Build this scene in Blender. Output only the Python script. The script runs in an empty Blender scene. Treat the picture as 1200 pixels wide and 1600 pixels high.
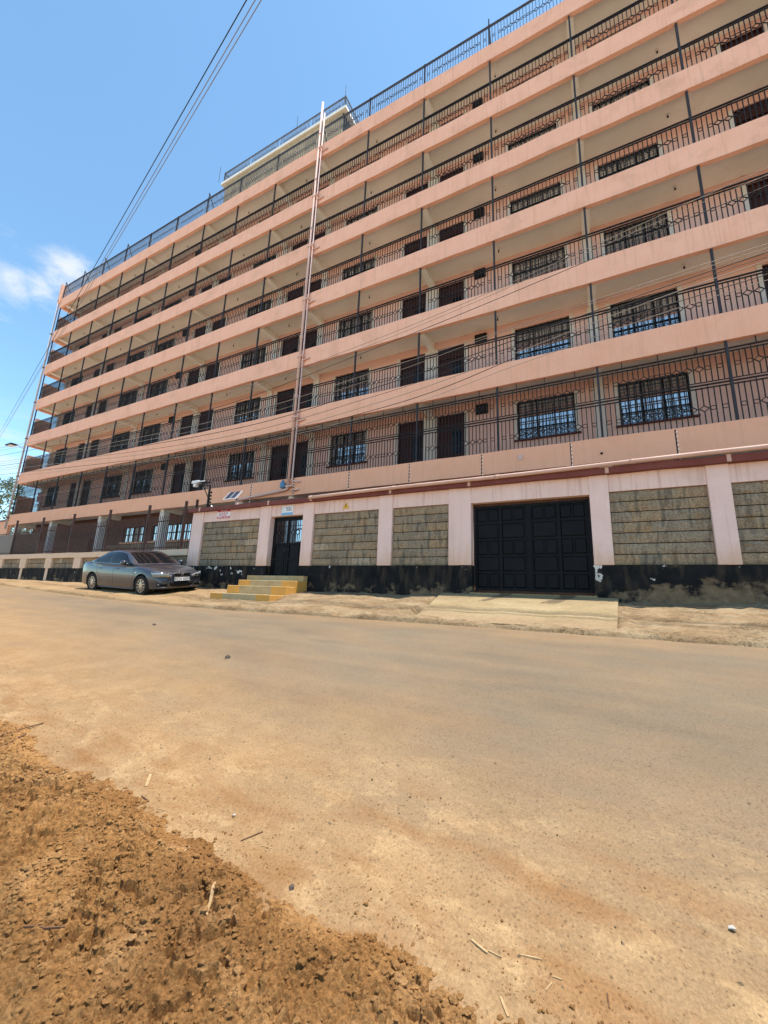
import bpy, bmesh, math, random
import numpy as np
from mathutils import Vector, Matrix

random.seed(7)
rng = np.random.default_rng(7)
sc = bpy.context.scene
COL = sc.collection

# ------------------------------------------------------------------ camera
cam_d = bpy.data.cameras.new('camera')
cam = bpy.data.objects.new('camera', cam_d)
COL.objects.link(cam)
cr = Vector((0.88629780, 0.46156061, 0.03792129))
cu = Vector((0.06322515, -0.20170847, 0.97740282))
cw = Vector((-0.45877968, 0.86387239, 0.20795601))
cam.matrix_world = Matrix(((cr.x, cu.x, -cw.x, 0), (cr.y, cu.y, -cw.y, 0), (cr.z, cu.z, -cw.z, 0), (0, 0, 0, 1)))
cam_d.sensor_fit = 'HORIZONTAL'
cam_d.sensor_width = 36.0
cam_d.lens = 626.34 / 1200 * 36.0
cam_d.clip_start = 0.05
cam_d.clip_end = 3000
sc.camera = cam

# ------------------------------------------------------------------ light
SUN = Vector((0.20, 0.085, 0.97)).normalized()
EXPOSURE = 1.62
SKY = 0.115
sun_d = bpy.data.lights.new('sun', 'SUN')
sun_d.energy = 2.6
sun_d.angle = math.radians(0.53)
sun_d.color = (1.0, 0.95, 0.87)
sun = bpy.data.objects.new('sun', sun_d)
COL.objects.link(sun)
sun.rotation_euler = SUN.to_track_quat('Z', 'Y').to_euler()
sun.location = (10, 5, 60)

world = bpy.data.worlds.new('World')
sc.world = world
world.use_nodes = True
nt = world.node_tree
nt.nodes.clear()
out = nt.nodes.new('ShaderNodeOutputWorld')
bg = nt.nodes.new('ShaderNodeBackground')
sky = nt.nodes.new('ShaderNodeTexSky')
sky.sky_type = 'NISHITA'
sky.sun_disc = False
sky.sun_elevation = math.asin(SUN.z)
sky.sun_rotation = math.atan2(SUN.x, SUN.y)
sky.altitude = 1700
sky.air_density = 1.0
sky.dust_density = 0.4
sky.ozone_density = 1.0
bg.inputs['Strength'].default_value = SKY
# a small fair-weather cloud low over the left end of the street, and thin haze streaks near the horizon
tc = nt.nodes.new('ShaderNodeTexCoord')
def wn(kind, **kw):
    nd = nt.nodes.new(kind)
    for k_, v_ in kw.items():
        setattr(nd, k_, v_)
    return nd
def wmath(op, a_, b_=0.0, clamp=False):
    nd = wn('ShaderNodeMath', operation=op, use_clamp=clamp)
    for i_, v_ in enumerate((a_, b_)):
        if isinstance(v_, (int, float)):
            nd.inputs[i_].default_value = v_
        else:
            nt.links.new(v_, nd.inputs[i_])
    return nd.outputs[0]
def wnoise(scale, stretch, detail, rough):
    mp = wn('ShaderNodeMapping')
    mp.inputs['Scale'].default_value = stretch
    nz = wn('ShaderNodeTexNoise')
    nz.inputs['Scale'].default_value = scale
    nz.inputs['Detail'].default_value = detail
    nz.inputs['Roughness'].default_value = rough
    nz.inputs['Distortion'].default_value = 0.25
    nt.links.new(tc.outputs['Generated'], mp.inputs['Vector'])
    nt.links.new(mp.outputs['Vector'], nz.inputs['Vector'])
    return nz.outputs['Fac']
def wrange(v_, a_, b_, c_=0.0, d_=1.0):
    nd = wn('ShaderNodeMapRange', interpolation_type='SMOOTHSTEP')
    for i_, x_ in enumerate((a_, b_, c_, d_)):
        nd.inputs[i_ + 1].default_value = x_
    nt.links.new(v_, nd.inputs[0])
    return nd.outputs[0]
def lobe(d_, w_):
    """1 at direction d_, fading to 0 at angular distance w_"""
    dv = wn('ShaderNodeVectorMath', operation='DISTANCE')
    nt.links.new(tc.outputs['Generated'], dv.inputs[0])
    dv.inputs[1].default_value = d_
    return wrange(dv.outputs['Value'], 0.0, w_, 1.0, 0.0)
blob = wmath('MAXIMUM', wmath('MAXIMUM', lobe((-.826, .255, .503), .075), lobe((-.790, .265, .553), .065)), wmath('MAXIMUM', lobe((-.812, .262, .521), .070), lobe((-.845, .215, .490), .080)))
n1 = wnoise(9.0, (1.0, 1.0, 1.9), 12, 0.62)
cloud = wrange(wmath('ADD', blob, wmath('MULTIPLY', wmath('SUBTRACT', n1, 0.5), 2.3)), 0.35, 1.30, 0.0, 0.85)
n2 = wnoise(3.0, (1.0, 1.0, 6.0), 6, 0.55)
sepz = wn('ShaderNodeSeparateXYZ')
nt.links.new(tc.outputs['Generated'], sepz.inputs[0])
streak = wmath('MULTIPLY', wrange(n2, 0.48, 0.72, 0.0, 0.7), wrange(sepz.outputs[2], 0.24, 0.40, 1.0, 0.0))
mx = wn('ShaderNodeMixRGB')
mx.inputs['Color2'].default_value = (2.9, 2.95, 3.05, 1)
nt.links.new(wmath('MAXIMUM', cloud, streak), mx.inputs['Fac'])
tint = wn('ShaderNodeMixRGB', blend_type='MULTIPLY')      # camera white balance
tint.inputs['Fac'].default_value = 1.0
tint.inputs['Color2'].default_value = (0.80, 0.97, 0.90, 1)
nt.links.new(sky.outputs['Color'], tint.inputs['Color1'])
nt.links.new(tint.outputs['Color'], mx.inputs['Color1'])
nt.links.new(mx.outputs['Color'], bg.inputs['Color'])
nt.links.new(bg.outputs['Background'], out.inputs['Surface'])

sc.view_settings.view_transform = 'Standard'
sc.view_settings.look = 'None'
sc.view_settings.exposure = EXPOSURE
sc.view_settings.gamma = 1.0
sc.view_settings.use_curve_mapping = False
sc.cycles.max_bounces = 8
sc.cycles.diffuse_bounces = 5
sc.cycles.use_denoising = True

# ------------------------------------------------------------------ materials
class NT:
    """tiny node-tree helper"""
    def __init__(self, m):
        m.use_nodes = True
        self.t = m.node_tree
        self.b = self.t.nodes['Principled BSDF']
    def n(self, kind, **kw):
        nd = self.t.nodes.new(kind)
        for k, v in kw.items():
            if k in nd.inputs:
                nd.inputs[k].default_value = v
            else:
                setattr(nd, k, v)
        return nd
    def l(self, a, b):
        self.t.links.new(a, b)
    def pos(self, scale=(1, 1, 1), obj=False):
        if obj:
            s = self.n('ShaderNodeTexCoord').outputs['Object']
        else:
            s = self.n('ShaderNodeNewGeometry').outputs['Position']
        mpn = self.n('ShaderNodeMapping')
        mpn.inputs['Scale'].default_value = scale
        self.l(s, mpn.inputs['Vector'])
        return mpn.outputs['Vector']
    def noise(self, vec, scale, detail=5, rough=0.55, dist=0.0):
        nd = self.n('ShaderNodeTexNoise')
        nd.inputs['Scale'].default_value = scale
        nd.inputs['Detail'].default_value = detail
        nd.inputs['Roughness'].default_value = rough
        nd.inputs['Distortion'].default_value = dist
        self.l(vec, nd.inputs['Vector'])
        return nd.outputs['Fac']
    def ramp(self, fac, stops):
        nd = self.n('ShaderNodeValToRGB')
        e = nd.color_ramp.elements
        while len(e) > len(stops):
            e.remove(e[-1])
        while len(e) < len(stops):
            e.new(0.5)
        for el, (p, c) in zip(e, stops):
            el.position = p
            el.color = (c, c, c, 1) if isinstance(c, (int, float)) else (*c, 1)
        self.l(fac, nd.inputs['Fac'])
        return nd.outputs['Color']
    def mix(self, fac, a, b, mode='MIX'):
        nd = self.n('ShaderNodeMixRGB', blend_type=mode)
        for key, v in (('Fac', fac), ('Color1', a), ('Color2', b)):
            if isinstance(v, (int, float)):
                nd.inputs[key].default_value = v if key == 'Fac' else (v, v, v, 1)
            elif isinstance(v, tuple):
                nd.inputs[key].default_value = (*v, 1)
            else:
                self.l(v, nd.inputs[key])
        return nd.outputs['Color']
    def math(self, op, a, b=0.0, clamp=False):
        nd = self.n('ShaderNodeMath', operation=op, use_clamp=clamp)
        for i, v in enumerate((a, b)):
            if isinstance(v, (int, float)):
                nd.inputs[i].default_value = v
            else:
                self.l(v, nd.inputs[i])
        return nd.outputs[0]
    def xyz(self):
        s = self.n('ShaderNodeSeparateXYZ')
        self.l(self.n('ShaderNodeNewGeometry').outputs['Position'], s.inputs[0])
        return s.outputs
    def maprange(self, v, a, b, c=0.0, d=1.0):
        nd = self.n('ShaderNodeMapRange')
        nd.interpolation_type = 'SMOOTHSTEP'
        for i, x in enumerate((a, b, c, d)):
            nd.inputs[i + 1].default_value = x
        self.l(v, nd.inputs[0])
        return nd.outputs[0]
    def bump(self, height, strength, dist=0.01):
        nd = self.n('ShaderNodeBump')
        nd.inputs['Strength'].default_value = strength
        nd.inputs['Distance'].default_value = dist
        self.l(height, nd.inputs['Height'])
        self.l(nd.outputs['Normal'], self.b.inputs['Normal'])
    def color(self, c):
        if isinstance(c, tuple):
            self.b.inputs['Base Color'].default_value = (*c, 1)
        else:
            self.l(c, self.b.inputs['Base Color'])
    def set(self, **kw):
        for k, v in kw.items():
            self.b.inputs[k.replace('_', ' ')].default_value = v

MATS = {}
def mat(name, c1, c2=None, scale=4.0, stretch=(1, 1, 1), rough=0.85, bump=0.0, bscale=60, bdist=0.01, metallic=0.0, obj=False, rnd=0.0, spec=0.3, detail=6):
    m = bpy.data.materials.new(name)
    t = NT(m)
    t.set(Roughness=rough, Metallic=metallic)
    t.b.inputs['Specular IOR Level'].default_value = spec
    vec = t.pos(stretch, obj)
    if c2 is None:
        c2 = tuple(x * 0.85 for x in c1)
    f = t.ramp(t.noise(vec, scale, detail), [(0.32, 0.0), (0.68, 1.0)])
    col = t.mix(f, c1, c2)
    if rnd:
        oi = t.n('ShaderNodeObjectInfo').outputs['Random']
        col = t.mix(1.0, col, t.ramp(oi, [(0, 1 - rnd), (1, 1 + rnd)]), 'MULTIPLY')
    t.color(col)
    if bump:
        t.bump(t.noise(vec, bscale, 4), bump, bdist)
    MATS[name] = m
    return m

def plaster(name, base, alt, dirt, dirt_amt=0.5, streak=0.3, bump=0.25, zdirt=None, bounce_or_dust=None, brush=0.35):
    """painted hand-trowelled plaster: blotches, vertical run stains, fine trowel relief"""
    m = bpy.data.materials.new(name)
    t = NT(m)
    t.set(Roughness=0.9)
    t.b.inputs['Specular IOR Level'].default_value = 0.2
    p = t.pos()
    blot = t.ramp(t.noise(p, 1.7, 8, 0.6), [(0.3, 0.0), (0.7, 1.0)])
    col = t.mix(blot, base, alt)
    fine = t.ramp(t.noise(t.pos((6, 6, 22)), 3.0, 6, 0.65), [(0.35, 0.0), (0.75, 1.0)])
    col = t.mix(t.math('MULTIPLY', fine, brush), col, tuple(min(1, x * 1.18) for x in base))
    st = t.ramp(t.noise(t.pos((9, 9, 0.35)), 1.4, 5, 0.6), [(0.52, 0.0), (0.75, 1.0)])
    col = t.mix(t.math('MULTIPLY', st, streak), col, dirt)
    grime = t.ramp(t.noise(p, 0.9, 9, 0.7), [(0.52, 0.0), (0.8, 1.0)])
    col = t.mix(t.math('MULTIPLY', grime, dirt_amt), col, dirt)
    if bounce_or_dust:
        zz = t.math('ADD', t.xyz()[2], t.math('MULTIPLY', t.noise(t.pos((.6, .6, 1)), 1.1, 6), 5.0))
        col = t.mix(t.maprange(zz, 5.0, 14.0, 0.6, 0.0), col, bounce_or_dust)  # painted-in warm bounce light from the ground: orange low down, fading with height
    if zdirt:
        z = t.xyz()[2]
        g = t.maprange(t.math('ADD', z, t.math('MULTIPLY', t.noise(t.pos((3, 3, 1)), 2.0, 5), 0.9)), zdirt[0], zdirt[1], 0.75, 0.0)
        col = t.mix(g, col, zdirt[2])
    t.color(col)
    t.bump(t.noise(t.pos((10, 10, 34)), 2.2, 6, 0.7), bump, 0.012)
    MATS[name] = m
    return m

plaster('band_pink', (0.85, 0.49, 0.36), (0.77, 0.415, 0.285), (0.47, 0.27, 0.18), 0.60, 0.35, 0.5, None, (0.80, 0.385, 0.215), 0.6)  # second-last colour paints ground bounce onto the lower bands
plaster('wall_salmon', (0.68, 0.44, 0.375), (0.63, 0.395, 0.335), (0.36, 0.23, 0.18), 0.25, 0.1, 0.2)
plaster('wall_umber', (0.13, 0.07, 0.055), (0.10, 0.055, 0.045), (0.11, 0.07, 0.055), 0.3, 0.2, 0.2)
plaster('ceiling_cream', (0.87, 0.85, 0.78), (0.84, 0.81, 0.73), (0.58, 0.48, 0.34), 0.30, 0.0, 0.12)
plaster('pillar_white', (0.82, 0.585, 0.515), (0.75, 0.52, 0.45), (0.50, 0.32, 0.22), 0.35, 0.35, 0.2, (1.15, 1.95, (0.64, 0.385, 0.24)))
plaster('lintel_white', (0.81, 0.575, 0.50), (0.74, 0.515, 0.445), (0.48, 0.29, 0.23), 0.45, 0.75, 0.2)
plaster('low_cream', (0.72, 0.51, 0.36), (0.66, 0.46, 0.32), (0.42, 0.27, 0.18), 0.4, 0.3, 0.2)
plaster('pilaster_grey', (0.60, 0.54, 0.49), (0.54, 0.48, 0.43), (0.38, 0.30, 0.24), 0.25, 0.2, 0.15)
mat('coping_red', (0.155, 0.036, 0.028), (0.19, 0.055, 0.042), scale=3, rough=0.7, bump=0.2)
mat('steel_dark', (0.018, 0.016, 0.017), (0.026, 0.022, 0.022), scale=8, rough=0.6, spec=0.18)
mat('steel_blue', (0.030, 0.030, 0.036), (0.042, 0.040, 0.044), scale=6, rough=0.6, spec=0.2)
mat('steel_black', (0.008, 0.008, 0.009), (0.013, 0.012, 0.012), scale=5, rough=0.6, spec=0.15)
mat('gate_black', (0.0045, 0.0045, 0.006), (0.008, 0.008, 0.010), scale=2.5, rough=0.55, spec=0.14, bump=0.08, bscale=5)
mat('rust_brown', (0.10, 0.045, 0.025), (0.06, 0.025, 0.018), scale=6, rough=0.85, bump=0.2)
mat('fence_brown', (0.045, 0.020, 0.017), (0.065, 0.03, 0.025), scale=5, rough=0.6)
mat('sheet_brown', (0.12, 0.065, 0.048), (0.10, 0.05, 0.038), scale=1.2, rough=0.5, spec=0.4)
mat('door_maroon', (0.040, 0.013, 0.012), (0.028, 0.010, 0.009), scale=4, rough=0.55, spec=0.2)
mat('sill_maroon', (0.06, 0.014, 0.013), (0.08, 0.02, 0.018), scale=6, rough=0.6)
mat('pipe_pink', (0.68, 0.47, 0.41), (0.58, 0.385, 0.33), scale=2.5, stretch=(4, 4, .5), rough=0.7, spec=0.2)
mat('rail_bluegrey', (0.085, 0.09, 0.115), (0.11, 0.11, 0.13), scale=6, rough=0.55, spec=0.3)
mat('pipe_salmon', (0.60, 0.38, 0.30), (0.52, 0.31, 0.24), scale=2.5, rough=0.65, spec=0.25)
mat('pipe_grey', (0.46, 0.42, 0.42), (0.52, 0.47, 0.45), scale=2.5, rough=0.5, spec=0.4)
mat('mortar_dark', (0.055, 0.042, 0.033), (0.03, 0.024, 0.02), scale=10, rough=0.95)
mat('interior', (0.22, 0.19, 0.16), (0.18, 0.15, 0.13), scale=1)
mat('roof_concrete', (0.30, 0.27, 0.24), (0.24, 0.22, 0.20), scale=1.5)
mat('rooftop_stone', (0.50, 0.40, 0.25), (0.36, 0.28, 0.17), scale=3, rough=0.95, bump=0.3, rnd=0.18)
mat('bulb_white', (0.75, 0.72, 0.66), (0.7, 0.66, 0.6), rough=0.5)
mat('cable_black', (0.018, 0.017, 0.018), (0.03, 0.028, 0.028), rough=0.6)
mat('cable_grey', (0.30, 0.26, 0.22), (0.24, 0.2, 0.18), rough=0.6)
mat('insulator', (0.55, 0.52, 0.48), (0.42, 0.39, 0.35), rough=0.5)
mat('plastic_white', (0.75, 0.75, 0.74), (0.66, 0.66, 0.66), rough=0.4)
mat('sign_white', (0.80, 0.79, 0.78), (0.76, 0.75, 0.75), rough=0.5)
mat('sign_red', (0.55, 0.03, 0.07), (0.48, 0.03, 0.06), rough=0.5)
mat('sign_blue', (0.16, 0.38, 0.62), (0.2, 0.42, 0.64), rough=0.5)
mat('sign_ink', (0.05, 0.06, 0.10), (0.06, 0.07, 0.11), rough=0.5)
mat('sign_yellow', (0.75, 0.42, 0.03), (0.7, 0.38, 0.03), rough=0.5)
mat('can_blue', (0.12, 0.26, 0.42), (0.10, 0.22, 0.36), rough=0.4)
mat('solar_blue', (0.02, 0.022, 0.035), (0.03, 0.03, 0.045), rough=0.18, spec=0.6)
mat('chrome', (0.72, 0.72, 0.74), (0.68, 0.68, 0.70), rough=0.12, metallic=1.0)
mat('alloy', (0.55, 0.54, 0.53), (0.50, 0.49, 0.48), rough=0.28, metallic=0.9)
mat('tyre', (0.018, 0.017, 0.016), (0.035, 0.03, 0.026), scale=14, rough=0.85, spec=0.15)
mat('plastic_black', (0.006, 0.006, 0.007), (0.010, 0.010, 0.010), rough=0.6, spec=0.15)
mat('plate_white', (0.78, 0.78, 0.76), (0.74, 0.74, 0.72), rough=0.4)
mat('wood_pale', (0.42, 0.29, 0.15), (0.30, 0.19, 0.09), scale=40, rough=0.85)
mat('twig_brown', (0.16, 0.08, 0.04), (0.10, 0.05, 0.025), scale=30, rough=0.9)
mat('bark', (0.16, 0.12, 0.09), (0.09, 0.07, 0.05), scale=5, bump=0.5)
mat('paper', (0.42, 0.39, 0.35), (0.34, 0.31, 0.27), rough=0.8)
mat('pebble_dark', (0.06, 0.045, 0.04), (0.09, 0.065, 0.05), rough=0.8)
mat('cloth_pink', (0.62, 0.36, 0.38), (0.56, 0.30, 0.33), rough=0.9)

def glass(name, tint, rough=0.02, metal=0.75):
    m = bpy.data.materials.new(name)
    t = NT(m)
    t.color(tint)
    t.set(Roughness=rough, Metallic=metal)
    MATS[name] = m
glass('glass_reflective', (0.60, 0.61, 0.62))
glass('glass_car', (0.006, 0.007, 0.009), 0.03, 0.0)
MATS['glass_car'].node_tree.nodes['Principled BSDF'].inputs['Specular IOR Level'].default_value = 0.3
glass('glass_lamp', (0.26, 0.28, 0.29), 0.15, 0.35)

def car_paint():
    m = bpy.data.materials.new('car_paint')
    t = NT(m)
    bounce_or_dust = t.ramp(t.noise(t.pos(), 2.5, 6), [(0.4, 0.0), (0.8, 0.35)])
    t.color(t.mix(bounce_or_dust, (0.030, 0.033, 0.047), (0.10, 0.085, 0.075)))
    t.set(Roughness=0.34, Metallic=0.30, Coat_Weight=0.8, Coat_Roughness=0.06)
    MATS['car_paint'] = m
car_paint()

def stone_mat():
    m = bpy.data.materials.new('stone_block')
    t = NT(m)
    t.set(Roughness=0.95)
    t.b.inputs['Specular IOR Level'].default_value = 0.15
    oi = t.n('ShaderNodeObjectInfo')
    p = t.pos()
    cells = t.ramp(t.noise(t.pos((5.5, 1, 1.2)), 1.3, 3, 0.5), [(0.35, (0.285, 0.225, 0.165)), (0.5, (0.375, 0.30, 0.215)), (0.62, (0.21, 0.175, 0.135))])
    hue = t.ramp(oi.outputs['Random'], [(0.0, (0.78, 0.77, 0.76)), (0.35, (1.0, 0.96, 0.90)), (0.6, (1.10, 0.95, 0.78)), (0.92, (0.92, 0.90, 0.88)), (1.0, (1.5, 1.46, 1.36))])
    col = t.mix(1.0, cells, hue, 'MULTIPLY')
    spk = t.ramp(t.noise(p, 26, 6, 0.7), [(0.35, 0.55), (0.62, 1.12)])
    col = t.mix(1.0, col, spk, 'MULTIPLY')
    ru = t.ramp(t.noise(t.pos((2.4, 2, 3.2)), 1.6, 5), [(0.58, 0.0), (0.74, 0.75)])
    col = t.mix(ru, col, (0.25, 0.14, 0.06))
    t.color(col)
    t.bump(t.noise(t.pos((14, 14, 9)), 2.5, 6, 0.7), 0.7, 0.02)
    MATS['stone_block'] = m
stone_mat()

def plinth_mat():
    m = bpy.data.materials.new('plinth_black')
    t = NT(m)
    t.set(Roughness=0.8)
    t.b.inputs['Specular IOR Level'].default_value = 0.12
    x, y, z = t.xyz()
    p = t.pos()
    paint = t.mix(t.ramp(t.noise(p, 3.0, 7, 0.65), [(0.35, 0.0), (0.7, 1.0)]), (0.007, 0.007, 0.008), (0.020, 0.018, 0.018))
    plast = t.mix(t.ramp(t.noise(p, 7.0, 7, 0.7), [(0.3, 0.0), (0.7, 1.0)]), (0.25, 0.175, 0.105), (0.13, 0.085, 0.05))
    # flaking: strongest low down at the right, patchy elsewhere
    n = t.noise(t.pos((1, 1, 1.3)), 2.1, 9, 0.68)
    right = t.maprange(x, 0.35, 1.5, 0.0, 0.17)
    low = t.maprange(z, 0.20, 0.70, 0.15, -0.16)
    f = t.math('ADD', t.math('ADD', n, right), low)
    f = t.math('ADD', f, t.math('MULTIPLY', t.math('SUBTRACT', t.noise(t.pos((1, 1, .6)), 16, 6, 0.7), 0.5), 0.16))
    mask = t.ramp(f, [(0.63, 0.0), (0.68, 0.55), (0.76, 1.0)])
    col = t.mix(mask, paint, plast)
    # pale undercoat flakes at the far left and the gate jamb
    n2 = t.noise(p, 4.2, 8, 0.62)
    lx = t.math('MULTIPLY', t.math('MULTIPLY', t.maprange(x, -13.2, -12.4, 0.13, 0.07), t.maprange(x, -13.7, -13.55, 0.0, 1.0)), t.maprange(x, -10.9, -9.9, 1.0, 0.0))
    up = t.maprange(z, 0.35, 0.6, -0.2, 0.0)
    gx = t.math('MULTIPLY', t.maprange(x, -0.03, 0.0, 0.0, 0.17), t.maprange(x, 0.09, 0.16, 1.0, 0.0))
    f2 = t.math('ADD', t.math('ADD', n2, t.math('ADD', lx, up)), gx)
    mask2 = t.ramp(f2, [(0.655, 0.0), (0.675, 1.0)])
    col = t.mix(mask2, col, (0.62, 0.58, 0.52))
    dirt = t.ramp(t.noise(t.pos((2, 2, 0.6)), 2.2, 6), [(0.5, 0.0), (0.78, 0.6)])
    col = t.mix(dirt, col, (0.12, 0.085, 0.055))
    t.color(col)
    t.bump(t.math('ADD', t.noise(p, 18, 6, 0.7), t.math('MULTIPLY', mask, -0.5)), 0.45, 0.015)
    MATS['plinth_black'] = m
plinth_mat()

def road_mat():
    m = bpy.data.materials.new('dusty_asphalt')
    t = NT(m)
    t.set(Roughness=0.93)
    t.b.inputs['Specular IOR Level'].default_value = 0.15
    x, y, z = t.xyz()
    p = t.pos()
    asph = t.mix(t.ramp(t.noise(t.pos((0.5, 1.3, 1)), 1.1, 6), [(0.3, 0.0), (0.7, 1.0)]), (0.158, 0.119, 0.081), (0.196, 0.149, 0.100))
    pale = t.mix(t.ramp(t.noise(p, 3, 7, 0.6), [(0.3, 0.0), (0.7, 1.0)]), (0.37, 0.225, 0.105), (0.30, 0.17, 0.072))
    # laterite dust washes off the near verge, and lies thinner mid-road
    base = t.maprange(t.math('ADD', y, t.math('MULTIPLY', x, 0.20)), 0.9, 3.9, 0.74, 0.09)
    far = t.maprange(y, 5.9, 7.0, 0.0, 0.26)
    nn = t.math('MULTIPLY', t.math('SUBTRACT', t.noise(t.pos((0.8, 1.6, 1)), 1.3, 8, 0.62), 0.5), 0.75)
    df = t.math('ADD', t.math('ADD', base, far), nn, True)
    col = t.mix(df, asph, pale)
    tr_ = t.ramp(t.noise(t.pos((0.10, 2.4, 1)), 1.6, 6, 0.6), [(0.3, 0.94), (0.7, 1.05)])
    col = t.mix(1.0, col, tr_, 'MULTIPLY')
    # crusted light patches near the soil
    crust = t.ramp(t.noise(t.pos((1.5, 2.2, 1)), 2.6, 14, 0.76), [(0.50, 0.0), (0.62, 1.0)])
    cf = t.math('MULTIPLY', crust, t.maprange(y, 1.5, 3.2, 0.55, 0.0))
    col = t.mix(cf, col, (0.47, 0.315, 0.16))
    redd = t.ramp(t.noise(t.pos((0.9, 2.6, 1)), 2.0, 7, 0.6), [(0.48, 0.0), (0.7, 1.0)])
    col = t.mix(t.math('MULTIPLY', redd, t.maprange(y, 1.5, 2.8, 0.85, 0.0)), col, (0.225, 0.105, 0.038))
    # aggregate speckle
    vo = t.n('ShaderNodeTexVoronoi')
    vo.inputs['Scale'].default_value = 52
    t.l(p, vo.inputs['Vector'])
    sp = t.ramp(vo.outputs['Distance'], [(0.16, 0.0), (0.34, 1.0)])
    spn = t.ramp(t.noise(p, 22, 4), [(0.46, 1.0), (0.58, 0.0)])
    k = t.math('MAXIMUM', sp, spn)
    col = t.mix(1.0, col, t.ramp(k, [(0.0, (0.60, 0.57, 0.56)), (1.0, 1.0)]), 'MULTIPLY')
    gr = t.ramp(t.noise(t.pos((1, .7, 1)), 95, 4, 0.85), [(0.3, 0.70), (0.7, 1.22)])
    col = t.mix(1.0, col, gr, 'MULTIPLY')
    t.color(col)
    h = t.math('ADD', t.math('MULTIPLY', t.noise(p, 60, 4, 0.75), 0.6), t.math('ADD', t.math('MULTIPLY', cf, 0.15), t.math('MULTIPLY', t.noise(t.pos((1, 1.6, 1)), 7, 7, 0.6), 0.7)))
    t.bump(h, 0.9, 0.014)
    MATS['dusty_asphalt'] = m
road_mat()

def verge_mat():
    m = bpy.data.materials.new('verge_concrete')
    t = NT(m)
    t.set(Roughness=0.95)
    t.b.inputs['Specular IOR Level'].default_value = 0.15
    x, y, z = t.xyz()
    p = t.pos()
    c = t.ramp(t.noise(t.pos((0.8, 1.4, 1)), 1.5, 8, 0.65), [(0.28, (0.18, 0.105, 0.05)), (0.48, (0.28, 0.19, 0.105)), (0.72, (0.37, 0.275, 0.165))])
    crk = t.n('ShaderNodeTexVoronoi', feature='DISTANCE_TO_EDGE')
    crk.inputs['Scale'].default_value = 5.5
    w = t.n('ShaderNodeVectorMath', operation='ADD')
    nw = t.n('ShaderNodeTexNoise')
    nw.inputs['Scale'].default_value = 6
    nw.inputs['Detail'].default_value = 5
    t.l(p, nw.inputs['Vector'])
    t.l(t.pos((0.8, 1.6, 1)), w.inputs[0])
    t.l(nw.outputs['Color'], w.inputs[1])
    t.l(w.outputs[0], crk.inputs['Vector'])
    ck = t.ramp(crk.outputs['Distance'], [(0.0, 0.0), (0.035, 1.0)])
    where = t.ramp(t.noise(p, 1.6, 4), [(0.46, 1.0), (0.58, 0.0)])
    kk = t.math('MAXIMUM', ck, where)
    col = t.mix(1.0, c, t.ramp(kk, [(0.0, (0.22, 0.19, 0.17)), (1.0, 1.0)]), 'MULTIPLY')
    col = t.mix(1.0, col, t.ramp(t.noise(t.pos((1, 1.8, 1)), 14, 9, 0.78), [(0.3, 0.55), (0.7, 1.22)]), 'MULTIPLY')
    left = t.maprange(x, -12, -7, 0.62, 0.0)
    col = t.mix(left, col, (0.33, 0.205, 0.10))
    t.color(col)
    h = t.math('ADD', t.math('MULTIPLY', kk, 0.6), t.noise(p, 24, 6, 0.75))
    t.bump(h, 0.8, 0.025)
    MATS['verge_concrete'] = m
verge_mat()

def ramp_mat():
    m = bpy.data.materials.new('ramp_concrete')
    t = NT(m)
    t.set(Roughness=0.9)
    x, y, z = t.xyz()
    p = t.pos()
    c = t.ramp(t.noise(t.pos((0.7, 1.2, 1)), 1.3, 8, 0.6), [(0.3, (0.22, 0.15, 0.07)), (0.52, (0.30, 0.215, 0.105)), (0.75, (0.35, 0.265, 0.145))])
    col = t.mix(t.maprange(y, 8.2, 7.2, 0.0, 0.6), c, (0.27, 0.175, 0.095))
    # damp runs below the gate
    for cx, w0 in ((-1.98, 0.11), (-0.62, 0.16)):
        xx = t.math('ADD', t.math('SUBTRACT', x, cx), t.math('MULTIPLY', t.math('SUBTRACT', y, 9.7), -0.42))
        xx = t.math('ADD', xx, t.math('MULTIPLY', t.math('SUBTRACT', t.noise(p, 5, 4), 0.5), 0.28))
        band = t.maprange(t.math('ABSOLUTE', xx), w0 * 0.7, w0 * 1.15, 1.0, 0.0)
        yy = t.math('ADD', y, t.math('MULTIPLY', t.noise(t.pos((4, 1, 1)), 3, 3), 0.5))
        band = t.math('MULTIPLY', band, t.maprange(yy, 9.15, 9.4, 0.0, 1.0))
        col = t.mix(t.math('MULTIPLY', band, 0.85), col, (0.10, 0.065, 0.03))
    col = t.mix(1.0, col, t.ramp(t.noise(t.pos((1, 1.5, 1)), 12, 9, 0.75), [(0.3, 0.68), (0.7, 1.15)]), 'MULTIPLY')
    t.color(col)
    t.bump(t.noise(p, 30, 6, 0.75), 0.5, 0.012)
    MATS['ramp_concrete'] = m
ramp_mat()

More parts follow.
